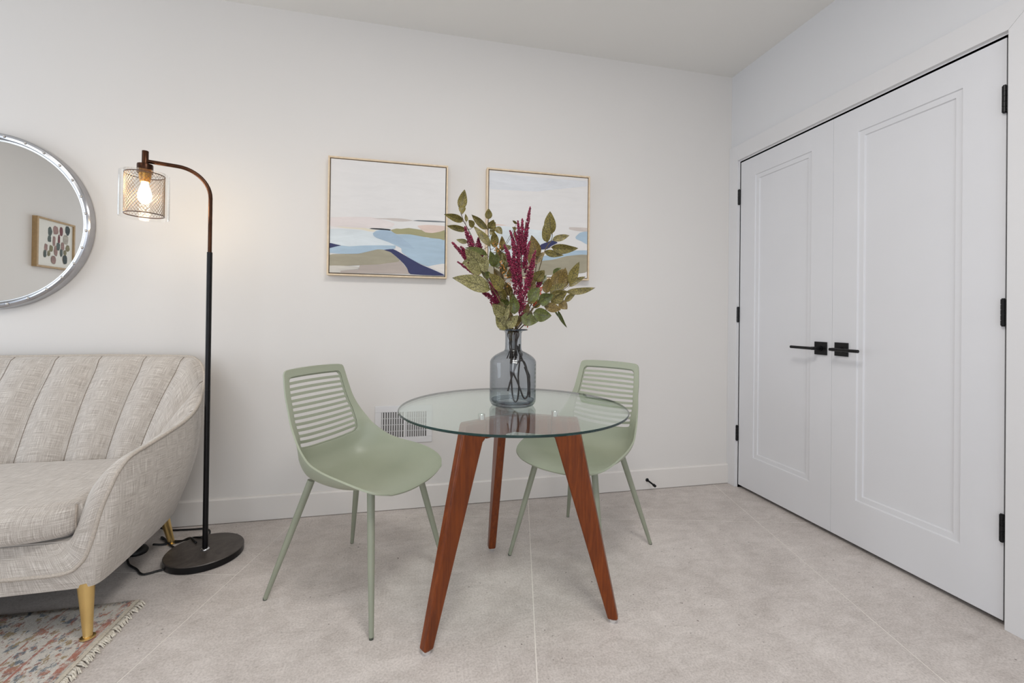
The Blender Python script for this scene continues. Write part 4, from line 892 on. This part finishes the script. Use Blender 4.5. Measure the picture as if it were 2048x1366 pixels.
R_ = [(-1.82, 2.385, .847), (-1.60, 2.385, .849), (-1.40, 2.385, .850), (-1.22, 2.38, .848), (-1.06, 2.368, .845), (-1.002, 2.34, .835), (-.957, 2.30, .799), (-.928, 2.25, .747), (-.912, 2.19, .689), (-.901, 2.12, .648),
      (-.899, 2.03, .617), (-.906, 1.92, .597), (-.921, 1.82, .578), (-.940, 1.745, .558), (-.953, 1.705, .520), (-.963, 1.685, .475), (-.977, 1.668, .415), (-.998, 1.652, .302), (-1.021, 1.645, .252), (-1.067, 1.64, .230), (-1.218, 1.637, .230), (-1.5, 1.635, .231), (-1.82, 1.634, .231)]
O_ = [(-1.82, 2.34), (-1.60, 2.34), (-1.40, 2.34), (-1.25, 2.34), (-1.13, 2.32), (-1.075, 2.295), (-1.040, 2.26), (-1.022, 2.215), (-1.008, 2.15), (-.998, 2.07),
      (-.992, 1.99), (-.987, 1.9), (-.982, 1.81), (-.980, 1.75), (-.979, 1.715), (-.980, 1.69), (-.983, 1.672), (-.990, 1.660), (-1.005, 1.655), (-1.035, 1.651), (-1.218, 1.646), (-1.5, 1.643), (-1.82, 1.642)]
B_ = [(-1.82, 2.145, .36), (-1.62, 2.145, .36), (-1.417, 2.145, .36), (-1.275, 2.145, .36), (-1.165, 2.135, .36), (-1.13, 2.118, .36), (-1.105, 2.09, .36), (-1.085, 2.055, .36), (-1.070, 2.01, .36), (-1.060, 1.96, .36),
      (-1.053, 1.91, .36), (-1.048, 1.86, .36), (-1.043, 1.80, .36), (-1.042, 1.75, .37), (-1.044, 1.725, .375), (-1.046, 1.705, .37), (-1.050, 1.69, .355), (-1.060, 1.668, .325), (-1.085, 1.662, .318), (-1.12, 1.66, .318), (-1.25, 1.66, .318), (-1.5, 1.66, .318), (-1.82, 1.66, .318)]
NSUB = 12
Rc, Oc, Bc = catmull(R_, NSUB), catmull([(x, y, .175) for x, y in O_], NSUB), catmull(B_, NSUB)
# channel coordinate: seams at control indices (x = -1.91,-1.74,-1.57,-1.40,-1.22,-1.06) then 7, 9
def chan(i):
    c = i / NSUB
    x = Rc[i].x
    ks = [(-1.82, .53), (-1.74, 1), (-1.57, 2), (-1.40, 3), (-1.22, 4), (-1.06, 5)]
    if c <= 4:
        for (xa, ka), (xb, kb) in zip(ks, ks[1:]):
            if x <= xb + 1e-6: return ka + (kb - ka) * (x - xa) / (xb - xa)
        return 5
    for (ca, ka), (cb, kb) in zip([(4, 5), (7.0, 6), (9.1, 7), (30, 8)], [(7.0, 6), (9.1, 7), (30, 8)]):
        if c <= cb: return ka + (kb - ka) * (c - ca) / (cb - ca)
NI = len(Rc)
inner = []; outer = []
NU = 18; NO = 10
for i in range(NI):
    T = (Rc[min(i + 1, NI - 1)] - Rc[max(i - 1, 0)]).normalized(); d = Bc[i] - Rc[i]
    n = -(T.cross(d)); n.normalize(); c = i / NSUB
    amp = .062 if c < 6 else (.062 - .018 * min(1, (c - 6) / 4) if c < 12 else max(.006, .044 - .038 * min(1, max(0, c - 14) / 4)))
    k = chan(i); fr = k - math.floor(k)
    chm = 1.0 if c < 8.6 else max(0, 1 - (c - 8.6) / .8) if c < 9.4 and False else (1.0 if k < 7 else math.exp(-(k - 7) * 90) * 0 + (1 if k - 7 < .02 else 0))
    puff = (1 - abs(2 * fr - 1) ** 2.1) if k < 7 else min(1, ((k - 7) / .05)) ** .5 if k < 7.05 else 1
    pd = .034 if c < 9.5 else .012 * max(0, 1 - (c - 9.5) / 4)
    row = []
    for u in range(NU + 1):
        t = u / NU; s = (math.sin(PI * min(1, t * 1.0)) ** .48) if 0 < t < 1 else 0
        roll = math.sin(min(1, t / .22) * PI / 2)
        depth = -pd * (1 - puff) * roll
        p = Rc[i] + d * (t ** 1.05) + n * (amp * s * (1 - .35 * t) + depth * (1 if t < .98 else 0))
        row.append(p)
    inner.append(row)
    ro = []
    od = Vector((Oc[i].x - Rc[i].x, Oc[i].y - Rc[i].y, 0)); nh = Vector((T.y, -T.x, 0))
    nh = Vector((-T.y, T.x, 0)); nh = nh.normalized() if nh.length > 1e-5 else Vector((0, -1, 0))
    if 4 < c < 17:
        cen = Vector((-1.35, 2.0, 0)); nh = Vector((Rc[i].x - cen.x, Rc[i].y - cen.y, 0)).normalized()
    elif c >= 17: nh = Vector((0, -1, 0))
    else: nh = Vector((0, 1, 0))
    bl = .016 if c < 15 else .016 * max(0, 1 - (c - 15) / 3)
    for u in range(NO + 1):
        t = u / NO; z = Rc[i].z + (.175 - Rc[i].z) * t
        g2 = t ** (1.7 if c < 17 else 1.0)
        ro.append(Vector((Rc[i].x + od.x * g2, Rc[i].y + od.y * g2, z)) + nh * bl * math.sin(PI * t))
    outer.append(ro)
def strip(rows, name, mat, closed_uv=True):
    m = len(rows[0]); vs = []; uv = []; su = 0
    for i, r in enumerate(rows):
        if i: su += (rows[i][m // 2] - rows[i - 1][m // 2]).length
        sv = 0
        for j, p in enumerate(r):
            if j: sv += (r[j] - r[j - 1]).length
            vs.append(cl(p)); uv.append((su, sv))
    n0 = len(rows); fs = [(i * m + j, i * m + j + 1, (i + 1) * m + j + 1, (i + 1) * m + j) for i in range(n0 - 1) for j in range(m - 1)]
    k = len(vs)                                     # mirrored half
    vs += [Vector((-v.x, v.y, v.z)) for v in vs]; uv += [(-a, b) for a, b in uv]
    fs += [tuple(reversed([a + k for a in f])) for f in fs[:]]
    o = mesh_obj(name, vs, fs, mat, couch, True, uv=uv)
    return o
o = strip(inner, 'channel_back', MFAB)
o = strip([list(reversed(r)) for r in outer], 'outer_shell', MFAB)
# bottom
bm_ = MB(); pl_ = [cl(p) for p in Oc]; pl2 = pl_ + [Vector((-p.x, p.y, p.z)) for p in reversed(pl_)]
cc = [p for i, p in enumerate(pl2) if i == 0 or (p - pl2[i - 1]).length > 1e-5]
bm_.add(cc, [tuple(range(len(cc)))]); bm_.build('bottom_cloth', plain('black_cloth', srgb(40, 36, 34), .9), couch)
# piping
b = MB(); b.tube([cl(p) for p in Rc], .0062, 8); b.tube([Vector((-cl(p).x, cl(p).y, p.z)) for p in Rc], .0062, 8)
o = b.build('piping', plain('piping_linen', srgb(194, 184, 173), .9, 0, .10, 220, .3), couch, True)
# seams of the channels
b = MB()
for sgn in (1, -1):
    last = None
    for i in range(1, NI):
        k0, k1 = chan(i - 1), chan(i)
        if math.floor(k1 + 1e-6) > math.floor(k0 + 1e-6) and k1 <= 7.2:
            b.tube([Vector((sgn * cl(p).x, cl(p).y, p.z)) for p in inner[i][:-1]], .0016, 5)
b.build('seam', plain('seam_thread', srgb(112, 98, 84), .9), couch, True)
# seat deck and cushion
b = MB(); b.box(cl((-1.06, 1.664, .24)), cl((2 * SXC + 1.06, 2.15, .322))); b.build('seat_deck', MFAB, couch)
def cushion():
    x0, x1, y0, y1, z0, z1 = 0, (1.82 - 1.040), 1.606 - 2.0, 2.165 - 2.0, .326, .438
    x0 = -x1; NX, NY, NZ = 60, 24, 8; vs = {}; out = []; fs = []; uv = []
    def P(u, v, w_):
        r = .036; X = x0 + (x1 - x0) * u; Y = y0 + (y1 - y0) * v; Z = z0 + (z1 - z0) * w_
        cx_ = min(max(X, x0 + r), x1 - r); cy_ = min(max(Y, y0 + r), y1 - r); cz_ = min(max(Z, z0 + r), z1 - r)
        d = Vector((X - cx_, Y - cy_, Z - cz_))
        if d.length > 1e-9: d = d.normalized() * min(d.length, r) if d.length > r else d
        p = Vector((cx_, cy_, cz_)) + d
        e = (math.sin(PI * min(max(u, 0), 1)) ** .3) * (math.sin(PI * min(max(v, 0), 1)) ** .35)
        p.z += (w_ - .35) * .020 * e
        p.y += .075 * abs(2 * min(max(u, 0), 1) - 1) ** 9 * (1 - v) ** 2; p.y -= .016 * math.sin(PI * w_) * (1 - v) ** 6 * (math.sin(PI * u) ** .25 if 0 < u < 1 else 0)
        return p
    faces = []
    def patch(fn, na, nb, flip):
        k = len(out)
        for i in range(na + 1):
            for j in range(nb + 1):
                p, q = fn(i / na, j / nb); out.append(p); uv.append(q)
        for i in range(na):
            for j in range(nb):
                f = (k + i * (nb + 1) + j, k + (i + 1) * (nb + 1) + j, k + (i + 1) * (nb + 1) + j + 1, k + i * (nb + 1) + j + 1)
                fs.append(f if not flip else f[::-1])
    sm = lambda t: t
    W_, D_, H_ = x1 - x0, y1 - y0, z1 - z0
    warp = lambda t, L: (lambda r: r)(t)
    patch(lambda a, c: (P(a, c, 1), (a * W_, c * D_)), 120, 48, False)
    patch(lambda a, c: (P(a, c, 0), (a * W_, c * D_)), 40, 12, True)
    patch(lambda a, c: (P(a, 0, c), (a * W_, c * H_)), 120, 14, False)
    patch(lambda a, c: (P(a, 1, c), (a * W_, c * H_)), 40, 6, True)
    patch(lambda a, c: (P(0, a, c), (a * D_, c * H_)), 48, 14, True)
    patch(lambda a, c: (P(1, a, c), (a * D_, c * H_)), 48, 14, False)
    o = mesh_obj('seat_cushion', out, fs, MFAB, couch, True, uv=uv)
    return P
P = cushion()
b = MB()
for u in (0.996, 0.004): b.tube([P(u, 0.004, k / 14) for k in range(15)], .0028, 6)
b.build('cushion_seam', plain('seam_linen', srgb(176, 164, 152), .9, 0, .1, 200), couch, True)
for sgn in (1, -1):
    for (tx, ty, fx, fy) in ((-1.017, 1.672, -1.0025, 1.660), (-1.095, 2.262, -1.066, 2.290)):
        t = cl((tx, ty, .176)); f = cl((fx, fy, .012 if ty < 2 else .001)); 
        if sgn < 0: t.x *= -1; f.x *= -1
        b = MB(); b.tube([t + Vector((0, 0, .01)), t, t.lerp(f, .5), f.lerp(t, .05), f + Vector((0, 0, .004))], [.0222, .0222, .0165, .0122, .0125], 26)
        b.tube([f + Vector((0, 0, .006)), f + Vector((0, 0, .003)), f + Vector((0, 0, 0))], [.0135, .0195, .0200], 26)
        lo_ = b.build('leg', M_GOLD, couch, True); autosmooth(lo_, 30)

# ------------------------------------------------------------------ rug
def m_rug():
    t = NT('faded_oriental_rug')
    base_ = t.noise(30, 5, .7)
    c = t.ramp(base_, [(0.3, srgb(224, 215, 203)), (0.7, srgb(250, 243, 233))])
    tc = t.node('ShaderNodeTexCoord')
    def patchn(scale, stops_lo, stops_hi, off, ms=(1.6, 1.1, 1), det=6):
        mp = t.node('ShaderNodeMapping'); mp.inputs['Scale'].default_value = ms; mp.inputs['Location'].default_value = (off, off * .7, 0)
        t.link(tc.outputs['Object'], mp.inputs[0]); n = t.node('ShaderNodeTexNoise'); n.inputs['Scale'].default_value = scale; n.inputs['Detail'].default_value = det; n.inputs['Roughness'].default_value = .72
        t.link(mp.outputs[0], n.inputs['Vector'])
        return t.ramp(n.outputs['Fac'], [(stops_lo, (0, 0, 0, 1)), (stops_hi, (1, 1, 1, 1))])
    c = t.mix(patchn(20, .54, .60, 3.1), c, srgb(96, 112, 126))
    c = t.mix(patchn(18, .55, .61, 9.7), c, srgb(188, 112, 78))
    c = t.mix(patchn(24, .56, .62, 17.3), c, srgb(176, 146, 92))
    c = t.mix(patchn(22, .60, .64, 31.0), c, srgb(150, 86, 70))
    # border lines parallel to the fringe
    sp = t.node('ShaderNodeSeparateXYZ'); t.link(tc.outputs['Object'], sp.inputs[0]); X = sp.outputs[0]
    wear = t.noise(26, 5, .7)
    for xc, hw, colr in ((-.018, .010, srgb(196, 112, 84)), (-.135, .004, srgb(194, 108, 84)), (-.20, .003, srgb(190, 120, 90))):
        m = t.math('LESS_THAN', t.math('ABSOLUTE', t.math('SUBTRACT', X, xc)), hw)
        m = t.math('MULTIPLY', m, t.ramp(wear, [(0.40, (0, 0, 0, 1)), (0.55, (1, 1, 1, 1))]))
        c = t.mix(m, c, colr)
    pile = t.noise(420, 3, .8)
    c = t.mix(.24, c, t.ramp(pile, [(0.35, (.16, .15, .14, 1)), (0.65, (.95, .93, .90, 1))]))
    t.col(c); t.set(Roughness=.95); t.bump(pile, .9, .004); return t.m
RXE = -.972
rug = thing('area_rug', 'faded oriental rug with blue and rust flecks and white fringe under the couch front', 'rug', (RXE, 1.85, 0))
b = MB()
nx2, ny2 = 70, 70
vs = []; fs = []
r2 = random.Random(5)
for i in range(nx2 + 1):
    for j in range(ny2 + 1):
        x = -1.9 * i / nx2; y = -2.3 * j / ny2
        edge = min(1, min(i, j, nx2 - i, ny2 - j) / 1.0)
        vs.append((x, y + .006 * math.sin(x * 7) * (1 if j == 0 else 0), .0085 + r2.uniform(-.0008, .0008) if edge else .0075))
fs = [(i * (ny2 + 1) + j, i * (ny2 + 1) + j + 1, (i + 1) * (ny2 + 1) + j + 1, (i + 1) * (ny2 + 1) + j) for i in range(nx2) for j in range(ny2)]
o = mesh_obj('pile', vs, fs, m_rug(), rug, True)
m = o.modifiers.new('s', 'SOLIDIFY'); m.thickness = .007; m.offset = -1
bm = bmesh.new(); bm.from_mesh(o.data); bmesh.ops.recalc_face_normals(bm, faces=bm.faces)
if sum(f.normal.z for f in bm.faces) < 0: bmesh.ops.reverse_faces(bm, faces=bm.faces)
bm.to_mesh(o.data); bm.free()
b = MB(); b.box((-.001, -2.3, .001), (.012, .0, .0078)); b.build('end_binding', plain('woven_binding', srgb(206, 196, 180), .95, 0, .1, 150, .4), rug)
b = MB(); y = -.002
while y > -2.29:
    L = .026 + r2.uniform(-.006, .008); sk = -.020 + r2.uniform(-.010, .010)
    for q in range(2):
        o1 = r2.uniform(-.002, .002)
        b.tube([(.010, y + o1, .0045), (.012 + L * .5, y + sk * .4 + o1, .006 + r2.uniform(-.001, .002)), (.012 + L, y + sk + r2.uniform(-.003, .003), .002)], [.0021, .0023, .0012], 5)
    y -= .0052
o = b.build('fringe', plain('fringe_cotton', srgb(222, 214, 200), .95, 0, .12, 120), rug, True); o['kind'] = 'stuff'
